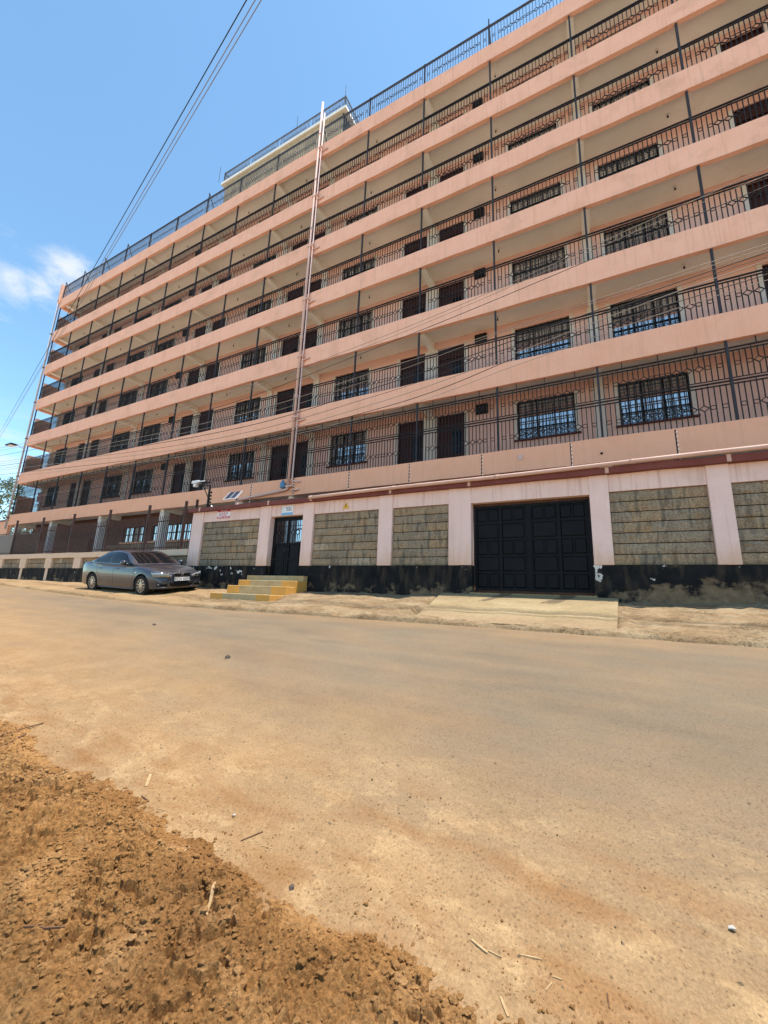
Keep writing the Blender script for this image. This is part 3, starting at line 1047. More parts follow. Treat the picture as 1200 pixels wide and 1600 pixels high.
# balcony railing for one bay, 2.83 m wide (origin = foot of the right-hand post, runs towards -x)
BAY = 2.83
def rail_bay(h, base=0.0, stubs=0.0, zc=0.45, double=True):
    m = MB()
    n = 24
    st = BAY / n
    dia = {5, 7, 9, 15, 17, 19}
    cir = (1.5, 3.5, 10.5, 11.5, 12.5, 13.5, 20.5, 22.5)
    zt = h - (.085 if double else .02)
    zz = base + (h - base) * zc
    hz = .085
    for i in range(1, n):
        x = -st * i
        if i in dia:
            m.box(x - .011, x + .011, -.011, .011, base, zz - hz)
            m.box(x - .011, x + .011, -.011, .011, zz + hz, zt)
            m.diamond((x, 0, zz), st * .82, hz, .020)
        else:
            m.box(x - .011, x + .011, -.011, .011, base, zt)
    for c in cir:
        m.ring((-st * c, 0, zz), st * .5, .016, 10)
    m.box(-BAY, 0, -.022, .022, h - .034, h)
    if double:
        m.box(-BAY, 0, -.016, .016, h - .12, h - .09)
        for i in (4, 8, 12, 16, 20):
            m.box(-st * i - .008, -st * i + .008, -.008, .008, h - .08, h - .03)
    if base > 0:
        m.box(-BAY, 0, -.012, .012, base - .012, base + .01)
    if stubs:
        for i in (5, 12, 19):
            m.box(-st * i - .01, -st * i + .01, -.01, .01, h, h + stubs)
    return m
RAIL = rail_bay(1.05).mesh('railing_panel', 'steel_dark')
RAIL_LOW = rail_bay(1.14, zc=.40).mesh('railing_panel', 'steel_dark')
RAIL_UP = rail_bay(2.07, base=1.20, stubs=.19, zc=.46).mesh('railing_panel', 'steel_dark')
RAIL_ROOF = rail_bay(1.22).mesh('railing_panel', 'rail_bluegrey')
RAIL_STAIR = rail_bay(1.05).mesh('railing_panel', 'rail_bluegrey')

def lamp_holder_meshes():
    a = MB().tube([(0, 0, 0), (0, 0, -.018)], .05, 12)
    a.tube([(0, 0, -.018), (0, 0, -.07)], .02, 8)
    b = MB().tube([(0, 0, -.07), (0, 0, -.09), (0, 0, -.12), (0, 0, -.15), (0, 0, -.165)], .03, 10, radii=[.014, .02, .03, .026, .01])
    return a.mesh('lamp_holder', 'bulb_white', True), b.mesh('bulb', 'steel_dark', True)
LH, LBULB = lamp_holder_meshes()
LAMPX = [2.95, -2.45, -8.24, -12.5, -16.6, -22.2, -27.6, -33.4, 8.2]
BOXX = [-3.32, -21.6, 7.6]
METER = MB().box(-.22, .22, -.10, 0, 0, .36).mesh('meter_box', 'plastic_black')
METER_LID = MB().box(-.18, .18, -.115, -.102, .05, .31).mesh('meter_lid', 'steel_black')

for k in range(1, 8):
    zb = ZB[k]
    # front band, wraps round the left end
    m = long_box(XL, XR, YF, YF + .15, zb + (.07 if k == 1 else 0), zb + BH)
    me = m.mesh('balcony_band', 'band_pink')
    wobble(me, .0045, seed=k)
    link('balcony_band', me, block)
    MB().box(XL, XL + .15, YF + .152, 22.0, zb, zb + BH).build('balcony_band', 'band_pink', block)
    # slab: soffit of the storey below
    MB().box(XL + .152, XR, YF + .152, 22.0, zb + .28, zb + .43).build('balcony_slab', 'ceiling_cream', block)
    # cross beams under the slab
    for bx in BEAMX:
        MB().box(bx - .12, bx + .12, YF + .152, YB - .002, zb + .005, zb + .279).build('beam', 'ceiling_cream', block)
    if k == 7:
        break
    floor = zb + .43
    zt = ZB[k + 1] + .28
    head = zt - .33
    holes = [(a, b, head - WH, head) for a, b in WINX] + [(a, b, floor, head) for a, b in DOORX]
    wall_open(-35.9, XR, floor, zt, YB, holes).build('wall', 'wall_salmon', block)
    for a, b in WINX:
        place_window(a, b, head - WH)
    for a, b in DOORX:
        place_door(a, b, head - DH)
    for bx in BEAMX:
        MB().box(bx - .17, bx + .17, YB - .06, YB - .002, floor + .001, zt - .276).build('pilaster', 'pilaster_grey', block)
    MB().box(-35.9, XR, 16.6, 16.7, floor + .001, zt - .001).build('partition', 'interior', block)
    # steel posts and railing bays along the edge
    zt_band = zb + BH
    for i, x in enumerate(POSTX):
        MB().box(x - .03, x + .03, YF + .04, YF + .10, zt_band, ZB[k + 1] + .002).build('post', 'steel_blue', block)
        if i:
            w = POSTX[i - 1] - x
            for me in ((RAIL_LOW, RAIL_UP) if k == 1 else (RAIL,)):
                link('railing_panel', me, block, (POSTX[i - 1], YF + .07, zt_band), (w / BAY, 1, 1))
    # left end: solid waist wall and a return of the railing
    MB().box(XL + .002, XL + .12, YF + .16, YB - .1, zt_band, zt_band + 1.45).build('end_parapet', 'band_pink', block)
    for j in range(2):
        link('railing_panel', RAIL, block, (XL + .07, YB + .05 + j * BAY, zt_band), (1, 1, 1), (0, 0, math.radians(-90)))
    for lx in LAMPX:
        h_ = link('lamp_holder', LH, block, (lx + random.uniform(-.15, .15), 13.07, zt))
        link('bulb', LBULB, h_)
    for bx in BOXX:
        b_ = link('meter_box', METER, block, (bx, YB - .002, head - .22))
        link('meter_lid', METER_LID, b_)

# body behind the galleries
MB().box(-35.9, -35.7, YB + .002, 22.0, 4.32, 21.75).build('side_wall', 'wall_salmon', block)
MB().box(XR, XR + .2, YF, 22.0, .26, 22.3).build('side_wall', 'wall_salmon', block)
MB().box(-35.9, XR, 22.0, 22.2, .26, 22.3).build('rear_wall', 'wall_salmon', block)

# roof edge railing with braced stays
zr = ZB[7] + BH
for i, x in enumerate(POSTX):
    p = MB().box(x - .03, x + .03, YF + .04, YF + .10, zr, zr + 1.24)
    if i % 3 == 1 or i in (14, 15):
        p.bar((x, YF + .09, zr + 1.55), (x - .05, YF + .95, zr + .1), .04)
        p.box(x - .02, x + .02, YF + .05, YF + .09, zr + 1.2, zr + 1.6)
    p.build('post', 'steel_blue', block)
    if i:
        link('railing_panel', RAIL_ROOF, block, (POSTX[i - 1], YF + .07, zr), ((POSTX[i - 1] - x) / BAY, 1, 1))
MB().box(XL + .152, XR, YF + .152, 22.0, zr - .42, zr - .37).build('roof_deck', 'roof_concrete', block)

# rooftop stair house with its own slab, stones and railing
rh = MB().box(-20.4, -11.0, 14.0, 17.5, zr - .37, 26.74).build('stair_house', 'mortar_dark', block)
rb = [rough_box_mesh('stone', 'rooftop_stone', 90 + i, 2) for i in range(3)]
for r_ in range(12):
    z = zr - .36 + r_ * .395
    x = -20.4
    while x < -11.05:
        w = min(random.uniform(.55, .95), -11.0 - x)
        link('stone', random.choice(rb), rh, (x + .008, 13.9, z + .008), (w - .016, .1, .36))
        x += w
MB().box(-20.75, -10.75, 13.82, 18.0, 26.745, 26.93).build('stair_house_roof', 'ceiling_cream', block)
n_ = 4
for j in range(n_):
    link('railing_panel', RAIL_STAIR, block, (-10.9 - j * 9.75 / n_, 13.95, 26.93), (9.75 / n_ / BAY, 1, .86))
link('railing_panel', RAIL_STAIR, block, (-10.9, 13.95 + BAY, 26.93), (1, 1, .86), (0, 0, math.radians(90)))
link('railing_panel', RAIL_STAIR, block, (-20.65, 13.95 + BAY, 26.93), (1, 1, .86), (0, 0, math.radians(90)))
for x in (-20.65, -10.9):
    MB().box(x - .025, x + .025, 13.925, 13.975, 26.93, 27.85).build('post', 'steel_blue', block)
for x in (-20.85, -10.75, -14.2):
    MB().tube([(x, 13.7, 26.85), (x, 13.7, 28.2)], .012, 6).build('lightning_rod', 'steel_blue', block)

# ground storey under the first gallery
gholes = [(-24.6, -22.3, 2.55, 3.45), (-21.9, -18.6, 2.55, 3.45), (-18.2, -16.3, 2.55, 3.45), (-28.2, -27.1, .3, 2.9), (-12.2, -10.6, 2.2, 3.4), (-8, -6, 2.2, 3.4), (-3, -1, 2.2, 3.4), (1, 3, 2.2, 3.4)]
wall_open(-35.9, XR, .26, 4.17, YB, gholes).build('wall', 'wall_umber', block)
MB().box(-35.9, XR, 16.6, 16.7, .26, 4.17).build('partition', 'interior', block)
for a, b, c, d in gholes:
    if c > 1:
        fr = MB()
        for x in np.linspace(a + .02, b - .02, max(3, int((b - a) / .35))):
            fr.box(x - .02, x + .02, YB + .06, YB + .1, c, d)
        for z in (c + .02, (c + d) / 2, d - .02):
            fr.box(a, b, YB + .055, YB + .095, z - .02, z + .02)
        w = fr.build('window', 'steel_black', block)
        MB().box(a, b, YB + .1, YB + .106, c, d).build('pane', 'glass_reflective', w)
        MB().box(a - .1, b + .1, YB - .08, YB - .002, c - .09, c - .002).build('sill', 'band_pink', w)
    else:
        MB().box(a, b, YB + .1, YB + .15, c, d).build('door', 'door_maroon', block)
for i, bx in enumerate(BEAMX):
    MB().box(bx - .16, bx + .16, YF + .16, YF + .48, .26, 3.889).build('column', 'pilaster_grey', block)
# stone dado of the ground storey where the low fence shows it
for r_ in range(6):
    z = .62 + r_ * .30
    x = -26.9
    while x < -14.6:
        w = random.uniform(.5, .85)
        link('stone', random.choice(STONES), block, (x + .006, YB - .07, z + .008), (w - .012, .07, .285))
        x += w

# downpipe pair with clamps, elbow and run along the first band
pp = MB().tube([(-11.02, YF - .10, 25.0), (-11.02, YF - .10, 4.35)], .054, 14).build('downpipe', 'pipe_pink', block, True)
pts = [(-11.02, YF - .10, 4.37), (-11.03, YF - .10, 4.28), (-11.07, YF - .10, 4.21), (-11.16, YF - .10, 4.18), (-13.7, YF - .10, 3.97), (-13.84, YF - .10, 3.93), (-13.89, YF - .10, 3.84), (-13.9, YF - .10, 3.0)]
MB().tube(pts, .054, 14).build('downpipe_run', 'pipe_pink', pp, True)
MB().tube([(-10.86, YF - .07, 24.2), (-10.86, YF - .07, 4.6), (-10.80, YF - .07, 4.5), (-10.45, YF - .07, 4.47)], .034, 12).build('vent_pipe', 'pipe_pink', pp, True)
for k in range(1, 8):
    z = ZB[k] + .42
    MB().box(-11.12, -10.78, YF - .17, YF, z - .03, z + .03).build('pipe_clamp', 'pipe_pink', pp)
    MB().tube([(-10.86, YF - .08, z - .2), (-10.62, YF - .06, z - .16), (-10.5, YF - .02, z - .14)], .035, 10).build('pipe_branch', 'pipe_pink', pp, True)
for z in (8.3, 11.2, 14.1, 17.0, 19.9, 22.8):
    MB().tube([(-11.02, YF - .10, z), (-11.02, YF - .10, z + .14)], .074, 14).build('pipe_socket', 'pipe_pink', pp, True)
lp = MB().tube([(-36.58, YF - .06, 23.0), (-36.58, YF - .06, 3.7)], .06, 12).build('downpipe', 'pipe_grey', block, True)
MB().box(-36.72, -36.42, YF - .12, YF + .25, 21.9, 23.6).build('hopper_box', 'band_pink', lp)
for k in range(1, 8):
    MB().box(-36.66, -36.50, YF - .13, YF + .02, ZB[k] + .55, ZB[k] + .62).build('pipe_clamp', 'rust_brown', lp)

# floodlight bracketed to the corner downpipe
fl = thing('floodlight', 'grey flat floodlight on a bracket at the left corner of the block', 'lamp', (-36.6, YF - .12, 9.75))
MB().tube([(0, 0, -.1), (-.15, -.2, .02), (-.35, -.35, .1)], .025, 8).build('bracket', 'pipe_grey', fl)
MB().box(-1.2, -.3, -.65, -.22, .06, .18).build('lamp_body', 'steel_blue', fl, bevel=.03)
MB().box(-1.1, -.4, -.60, -.27, .04, .058).build('lens', 'plastic_white', fl)

# blue can on the pipe elbow
bc = thing('water_can', 'small blue plastic can hung by the downpipe elbow', 'can', (-11.30, YF - .12, 4.27))
MB().tube([(0, 0, 0), (0, 0, .02), (0, 0, .2), (0, 0, .25), (0, 0, .27)], .1, 14, radii=[.1, .11, .11, .08, .045]).build('can_body', 'can_blue', bc, True)
MB().tube([(0, 0, .27), (0, 0, .31)], .05, 12).build('can_cap', 'can_blue', bc, True)
MB().tube([(-.07, 0, .26), (-.05, 0, .34), (.05, 0, .34), (.07, 0, .26)], .01, 6).build('can_handle', 'steel_dark', bc)

# cloth hung behind the first gallery's end
cl = MB()
for i in range(9):
    for j in range(7):
        cl.v.append((-34.9 + i * .09, YB - .55 + .03 * math.sin(i * 1.7) * (1 - j / 8), 6.35 - (6 - j) * .11))
for i in range(8):
    for j in range(6):
        a = i * 7 + j
        cl.f.append((a, a + 7, a + 8, a + 1))
o = cl.build('cloth', 'cloth_pink', None, True, label='pale pink cloth hung at the left end of the lowest gallery', category='cloth')
sd = o.modifiers.new('thick', 'SOLIDIFY')
sd.thickness = .006
MB().tube([(-36.3, YB - .55, 6.36), (-33.6, YB - .55, 6.36)], .006, 6).build('washing_line', 'cable_grey', label='thin washing line that carries the pale pink cloth', category='line')

# ------------------------------------------------------------------ boundary wall
PIL = [(-13.6, -13.0), (-10.10, -9.62), (-8.24, -7.82), (-5.47, -5.03), (-3.36, -2.76), (-.02, .37), (2.13, 2.50), (4.45, 4.85), (6.8, 7.2)]
XWR = 9.2
bw = thing('boundary_wall', 'tall street wall of stone panels between pink white pillars with a black plinth', 'wall')
YP, YST, YCORE = 10.0, 10.035, 10.09
ZP, ZPT, ZS = .865, 2.955, 2.50
# plinth runs, broken at the two gates
for a, b in ((-13.62, -9.60), (-8.26, -2.74), (-.04, XWR)):
    me = long_box(a, b, YP - .03, YP + .26, -.5, ZP, .25).mesh('plinth', 'plinth_black')
    wobble(me, .006, 1.3, 3)
    link('plinth', me, bw)
MB().box(-9.602, -8.258, YP + .12, YP + .26, -.3, .5).build('plinth', 'plinth_black', bw)
for a, b in PIL:
    o = MB().box(a, b, YP - .035, YP + .24, ZP + .002, ZPT).build('pillar', 'pillar_white', bw, bevel=.012)
def segs(pil, x_end):
    e = [(pil[i][1], pil[i + 1][0]) for i in range(len(pil) - 1)]
    return e + [(pil[-1][1], x_end)]
def stone_panel(parent, a, b, z0, z1, n, y, depth=.07):
    ch = (z1 - z0) / n
    for r_ in range(n):
        x = a + .004
        first = True
        while x < b - .01:
            w = random.uniform(.36, .85)
            if first and r_ % 2:
                w *= .55
            first = False
            if b - x - w < .16:
                w = b - .004 - x
            h = ch - .017
            link('stone', random.choice(STONES), parent, (x + .0015, y + random.uniform(-.005, .006), z0 + r_ * ch + .010), (w - .003, depth, h - .003))
            x += w
for a, b in segs(PIL, XWR):
    if abs(a + 9.62) < .01:
        MB().box(a, b, YP + .0, YP + .22, 2.52, ZPT).build('lintel', 'lintel_white', bw)
        continue
    if abs(a + 2.76) < .01:
        MB().box(a, b, YP - .012, YP + .22, 2.47, ZPT).build('lintel', 'lintel_white', bw)
        continue
    MB().box(a, b, YP + .002, YP + .22, ZS + .004, ZPT).build('lintel', 'lintel_white', bw)
    MB().box(a, b, YCORE, YP + .2, ZP + .002, ZS).build('wall_core', 'mortar_dark', bw)
    stone_panel(bw, a, b, ZP + .004, ZS, 7, YST)
me = long_box(-13.78, XWR, YP - .16, YP + .30, 2.895, 3.035, .6).mesh('coping', 'coping_red')
wobble(me, .006, 1, 9)
link('coping', me, bw)
# pale mortar stubs at the joints of the coping
for x in (-13.1, -9.66, -7.86, -5.05, -2.77, .36, 2.49):
    MB().box(x - .035, x + .035, YP - .172, YP - .162, ZPT - .06, 3.05).build('joint_strip', 'pipe_salmon', bw)
# drain pipe clipped along the coping
def cpz(x):
    return 3.005 + .008 * math.sin(x * .9) + max(0, x + 7.9) * .009
YCP = YP - .16 - .053
dp = [(x, YCP, cpz(x)) for x in [-7.9] + list(np.arange(-7, XWR, .8))]
cp = MB().tube(dp, .05, 14).build('coping_pipe', 'pipe_salmon', bw, True)
for x in (-7.9, -5.0, -2.1, .8, 3.7):
    z = cpz(x)
    MB().tube([(x, YCP, z), (x + .12, YCP, z + .001)], .056, 14).build('pipe_socket', 'pipe_salmon', cp, True)

# low wall to the left
lw = thing('low_wall', 'low cream capped stone wall with short pillars running left behind the car', 'wall')
LX0, LX1 = -60.0, -13.62
me = long_box(LX0, LX1, YP - .03, YP + .24, -.4, .77, .6).mesh('plinth', 'plinth_black')
wobble(me, .006, 1.0, 5)
link('plinth', me, lw)
LP = [(-15.95, -15.35), (-18.95, -18.35), (-21.6, -21.0), (-24.28, -23.66), (-26.93, -26.3), (-29.6, -29.0), (-32.3, -31.7), (-35, -34.4)]
for a, b in LP:
    MB().box(a, b, YP - .055, YP + .22, .772, 1.262).build('pillar', 'low_cream', lw, bevel=.012)
xs_ = [LX1] + [v for a, b in LP for v in (b, a)] + [LX0]
for i in range(0, len(xs_) - 1, 2):
    b, a = xs_[i], xs_[i + 1]
    MB().box(a, b, YCORE, YP + .2, .772, 1.262).build('wall_core', 'mortar_dark', lw)
    if a > -36:
        stone_panel(lw, a, b, .775, 1.262, 2, YST)
me = long_box(LX0, LX1, YP - .07, YP + .24, 1.264, 1.50, .6).mesh('cap', 'low_cream')
wobble(me, .006, 1.0, 6)
link('cap', me, lw)
# run-off stains' plaster ribs under two of the pillars
for x in (-26.6, -23.95):
    MB().box(x - .14, x + .10, YP - .05, YP - .028, .1, .765).build('plaster_rib', 'low_cream', lw)

# steel fence on the low wall
fn = thing('railing_fence', 'dark brown steel bar fence standing on the low cream wall', 'fence', (0, 0, 0))
FP = [-14.25, -16.6, -19.5, -22.6, -25.65, -28.62, -31.6, -34.6]
FTOP = 2.86
def fence_bar_mesh():
    m = MB().box(-.010, .010, -.010, .010, 0, 1.0)
    n = len(m.v)
    m.v += [(-.011, -.011, 1.0), (.011, -.011, 1.0), (.011, .011, 1.0), (-.011, .011, 1.0), (0, 0, 1.07)]
    for i in range(4):
        m.f.append((n + i, n + (i + 1) % 4, n + 4))
    return m.mesh('bar', 'fence_brown')
FBAR = fence_bar_mesh()
for i, x in enumerate(FP):
    MB().box(x - .04, x + .04, YP + .04, YP + .12, 1.5, 3.42).build('post', 'fence_brown', fn)
    MB().box(x - .045, x + .045, YP + .035, YP + .125, 3.42, 3.44).build('post_cap', 'fence_brown', fn)
    if i:
        a, b = x, FP[i - 1]
        for z in (1.62, FTOP - .16):
            MB().box(a + .04, b - .04, YP + .065, YP + .095, z - .02, z + .02).build('rail', 'fence_brown', fn)
        if i <= 5:
            nb = int((b - a) / .12)
            for j in range(1, nb):
                link('bar', FBAR, fn, (a + (b - a) * j / nb, YP + .05, 1.52), (1, 1, FTOP - 1.52))
        if i >= 5:
            MB().box(a + .05, b - .05, YP + .10, YP + .106, 1.52, 2.66).build('sheet', 'sheet_brown', fn)
nb = 4
for j in range(nb):
    link('bar', FBAR, fn, (-14.1 + j * .125, YP + .05, 1.52), (1, 1, FTOP - 1.52))

# pink wall of the next plot beyond the block
nw_ = thing('plot_wall', 'plain pink wall beyond the left end of the block', 'wall')
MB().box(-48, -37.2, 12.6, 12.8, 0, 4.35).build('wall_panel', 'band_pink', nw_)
MB().box(-48.1, -37.1, 12.55, 12.85, 4.35, 4.45).build('coping', 'coping_red', nw_)

# ------------------------------------------------------------------ gates
vg = thing('vehicle_gate', 'wide black steel vehicle gate with pressed square panels in two leaves', 'gate', (0, 0, 0))
gx0, gx1, gz0, gz1 = -2.74, -.04, .24, 2.40
gy = YP + .17
MB().box(gx0, gx1, gy - .01, gy + .05, gz1 + .002, 2.468).build('head_beam', 'rust_brown', vg)
for leaf in range(2):
    a = gx0 + .03 + leaf * (gx1 - gx0) / 2
    b = a + (gx1 - gx0) / 2 - .034
    lf = MB().box(a, b, gy + .012, gy + .03, gz0 + .03, gz1).build('gate_leaf', 'gate_black', vg)
    fr = []
    for x0, x1, z0, z1 in ((a, a + .05, gz0 + .03, gz1), (b - .05, b, gz0 + .03, gz1), (a + .05, b - .05, gz1 - .06, gz1), (a + .05, b - .05, gz0 + .03, gz0 + .09)):
        MB().box(x0, x1, gy - .02, gy + .01, z0, z1).build('leaf_frame', 'gate_black', lf)
    xm = (a + b) / 2
    MB().box(xm - .03, xm + .03, gy - .015, gy + .011, gz0 + .09, gz1 - .06).build('leaf_stile', 'gate_black', lf)
    rows = [(2.31, 2.00, 2), (1.93, 1.56, 1), (1.50, 1.15, 2), (1.09, .74, 1), (.68, .34, 2)]
    for zt_, zl_, nn_ in rows:
        for half in range(2):
            xa = a + .07 + half * (xm - a - .035)
            xb = xa + (xm - a) - .10 - .02
            for q in range(nn_):
                if nn_ == 2:
                    pa = xa + q * ((xb - xa) / 2 + .012)
                    pb = pa + (xb - xa) / 2 - .024
                else:
                    pa, pb = xa, xb - .012
                pm = MB()
                e = .022
                pm.v += [(pa, gy + .011, zl_), (pb, gy + .011, zl_), (pb, gy + .011, zt_), (pa, gy + .011, zt_),
                         (pa + e, gy - .012, zl_ + e), (pb - e, gy - .012, zl_ + e), (pb - e, gy - .012, zt_ - e), (pa + e, gy - .012, zt_ - e)]
                pm.f += [(0, 1, 5, 4), (1, 2, 6, 5), (2, 3, 7, 6), (3, 0, 4, 7), (4, 5, 6, 7)]
                pm.build('pressed_panel', 'gate_black', lf)
MB().box((gx0 + gx1) / 2 - .03, (gx0 + gx1) / 2 + .05, gy - .032, gy - .022, gz0 + .03, gz1 - .01).build('cover_strip', 'gate_black', vg)
MB().box(gx0, gx1, gy, gy + .04, gz0 - .03, gz0 + .025).build('bottom_rail', 'rust_brown', vg)

pg = thing('pedestrian_gate', 'narrow black double leaf gate with diamond barred top above the steps', 'gate')
px0, px1, pz0, pz1 = -9.60, -8.26, .535, 2.515
py = YP + .16
MB().box(px0, px0 + .06, py, py + .06, pz0, pz1).box(px1 - .06, px1, py, py + .06, pz0, pz1).box(px0 + .06, px1 - .06, py, py + .06, pz1 - .07, pz1).build('gate_frame', 'gate_black', pg)
for s_ in range(2):
    a = px0 + .07 + s_ * .605
    b = a + .585
    lf = MB().box(a, b, py + .02, py + .035, pz0 + .02, 1.62).build('gate_leaf', 'gate_black', pg)
    for x0, x1, z0, z1 in ((a, a + .05, pz0 + .02, pz1 - .08), (b - .05, b, pz0 + .02, pz1 - .08), (a + .05, b - .05, 1.58, 1.64), (a + .05, b - .05, pz1 - .14, pz1 - .08), (a + .05, b - .05, 1.08, 1.13), (a + .05, b - .05, 2.19, 2.205)):
        MB().box(x0, x1, py - .012, py + .018, z0, z1).build('leaf_frame', 'gate_black', lf)
    bars = MB()
    n = 5
    zc = 1.98
    for j in range(1, n):
        x = a + .05 + (b - a - .1) * j / n
        if j in (1, 3):
            xd = x + .02
            bars.box(xd - .009, xd + .009, py, py + .016, 1.64, zc - .10)
            bars.box(xd - .009, xd + .009, py, py + .016, zc + .10, pz1 - .14)
            bars.diamond((xd, py + .008, zc), .085, .10, .018)
        else:
            bars.box(x - .009, x + .009, py, py + .016, 1.64, pz1 - .14)
    bars.build('gate_bars', 'gate_black', lf)
    for z0, z1 in ((.62, 1.05), (1.16, 1.55)):
        MB().box(a + .12, b - .12, py + .006, py + .019, z0, z1).build('pressed_panel', 'gate_black', lf)
    MB().box((b - .10) if s_ == 0 else a + .02, (b - .02) if s_ == 0 else a + .08, py - .03, py - .012, 1.36, 1.44).build('latch', 'steel_dark', lf)

# ------------------------------------------------------------------ entrance steps
st = thing('entrance_steps', 'four ochre and cement steps leading up to the narrow black gate', 'steps')
SX0, SX1 = -10.2, -7.86
for i, (yf, zt_) in enumerate(((8.40, -.055), (9.0, .19), (9.42, .375), (9.76, .54))):
    yb = (9.0, 9.42, 9.76, 9.968)[i]
    m = long_box(SX0, SX1, yf, yb, -.5, zt_, .28)
    o = m.build('step', 'step_paint', st, bevel=.014)

# ------------------------------------------------------------------ wall-top fittings
EP = [(1.72, 'right of the vehicle gate'), (-.35, 'over the right end of the vehicle gate'), (-2.49, 'over the left end of the vehicle gate'),
      (-4.58, 'left of the wide pillar'), (-6.64, 'above the panel with the yellow triangle sign'), (-8.84, 'above the blue and white sign'), (-10.8, 'right of the solar panel')]
def epost_meshes():
    p = MB().box(-.012, .012, -.012, .012, 0, .76)
    ins = MB().tube([(0, 0, -.022), (0, 0, -.008), (0, 0, .008), (0, 0, .022)], .02, 8, radii=[.008, .015, .015, .008])
    return p.mesh('fence_post', 'steel_dark'), ins.mesh('insulator', 'insulator', True)
EPM, INS = epost_meshes()
for x, where in EP:
    t = thing('electric_fence_post', 'thin electric fence post with insulators ' + where, 'post', (x, YP + .08, 3.034), 'electric fence posts along the coping')
    link('fence_post', EPM, t)
    for j in range(7):
        link('insulator', INS, t, (.018, -.02, .10 + j * .098))

# bracket post with insulators and a small white street camera lamp at the left end of the coping
cp_ = thing('camera_post', 'dark insulator post carrying a white camera lamp at the left end of the wall', 'camera', (-13.0, YP + .08, 3.034))
MB().box(-.03, .03, -.03, .03, 0, .95).build('mast', 'steel_dark', cp_)
for j in range(5):
    z = .12 + j * .13
    MB().tube([(.03, 0, z), (.15, -.02, z)], .035, 8, radii=[.02, .04]).build('insulator', 'plastic_black', cp_)
MB().tube([(.0, -.02, .45), (.38, -.12, .06)], .018, 8).build('brace', 'plastic_black', cp_)
MB().tube([(.36, -.115, .08), (.44, -.135, .0)], .03, 10).build('brace_end', 'plastic_white', cp_)
MB().bar((0, 0, .93), (-.5, -.05, 1.0), .035).build('arm', 'steel_dark', cp_)
MB().bar((-.03, 0, .45), (-.35, -.04, .96), .025).build('strut', 'steel_dark', cp_)
MB().box(-.95, -.55, -.14, .04, 1.06, 1.18).build('camera_body', 'plastic_white', cp_, bevel=.03)
MB().tube([(-.95, -.05, 1.12), (-1.03, -.05, 1.10)], .05, 10).build('lens_hood', 'steel_dark', cp_)
MB().box(-.86, -.70, -.12, .02, .93, 1.055).build('lamp_head', 'plastic_white', cp_, bevel=.02)
pm = MB().box(-.5, -.08, -.2, .1, 1.06, 1.085).build('panel', 'solar_blue', cp_)
MB().box(-.52, -.06, -.22, -.202, 1.05, 1.095).box(-.30, -.28, -.2, .1, 1.087, 1.092).build('panel_rim', 'plastic_white', pm)

# short fence stub beside it
stub = thing('fence_stub', 'short rusty post stub left of the camera post on the coping', 'post', (-13.62, YP + .08, 3.034))
MB().box(-.035, .035, -.035, .035, 0, .40).build('stub_post', 'fence_brown', stub)
MB().box(-.04, .04, -.04, .04, .40, .42).build('stub_cap', 'rust_brown', stub)

# solar flood lamp on its own short post
so = thing('solar_lamp', 'tilted solar panel lamp on a short pink post behind the coping', 'solar panel', (-11.75, YP + .35, 2.6))
MB().tube([(0, 0, 0), (0, 0, .80)], .06, 12).build('mast', 'pipe_pink', so, True)
def tilted(name, x0, x1, y0, y1, z0, z1, material, par):
    m = MB().box(x0, x1, y0, y1, z0, z1)
    R_ = Matrix.Rotation(math.radians(52), 4, 'X')
    m.v = [tuple(R_ @ Vector(v) + Vector((-.18, -.05, .92))) for v in m.v]
    return m.build(name, material, par)
sp_ = tilted('panel', -.30, .30, -.22, .22, 0, .03, 'solar_blue', so)
tilted('panel_rim', -.315, .315, -.238, -.222, -.01, .045, 'plastic_white', sp_)
tilted('panel_rim', -.315, -.302, -.22, .235, -.01, .045, 'plastic_white', sp_)
tilted('panel_rim', .302, .315, -.22, .235, -.01, .045, 'plastic_white', sp_)
tilted('panel_rim', -.008, .008, -.22, .22, .031, .036, 'plastic_white', sp_)

# wall signs
sg = thing('to_let_sign', 'small red and white sign reading TO LET under the coping', 'sign', (-11.92, YP - .01, 2.60))
MB().box(-.33, .33, -.012, .010, 0, .335).build('board', 'sign_white', sg)
MB().box(-.33, .33, -.0155, -.0125, .235, .335).build('red_header', 'sign_red', sg)
MB().box(-.33, .33, -.0155, -.0125, 0, .07).build('red_footer', 'sign_red', sg)
link('lettering', text_mesh('TO LET', .115, 'sign_white'), sg, (0, -.019, .285), None, (math.radians(90), 0, 0))
for z, ws in ((.195, (.05, .12, .10, .09)), (.15, (.14, .16, .10)), (.108, (.09, .09, .16))):
    m = MB()
    x = -.26
    for w in ws:
        m.box(x, x + w, -.0150, -.0122, z - .012, z + .012)
        x += w + .035
    m.build('print_line', 'sign_red', sg)
m = MB()
for x in (-.28, -.15, .02, .16):
    m.box(x, x + .10, -.0185, -.0158, .022, .046)
m.build('print_line', 'sign_white', sg)

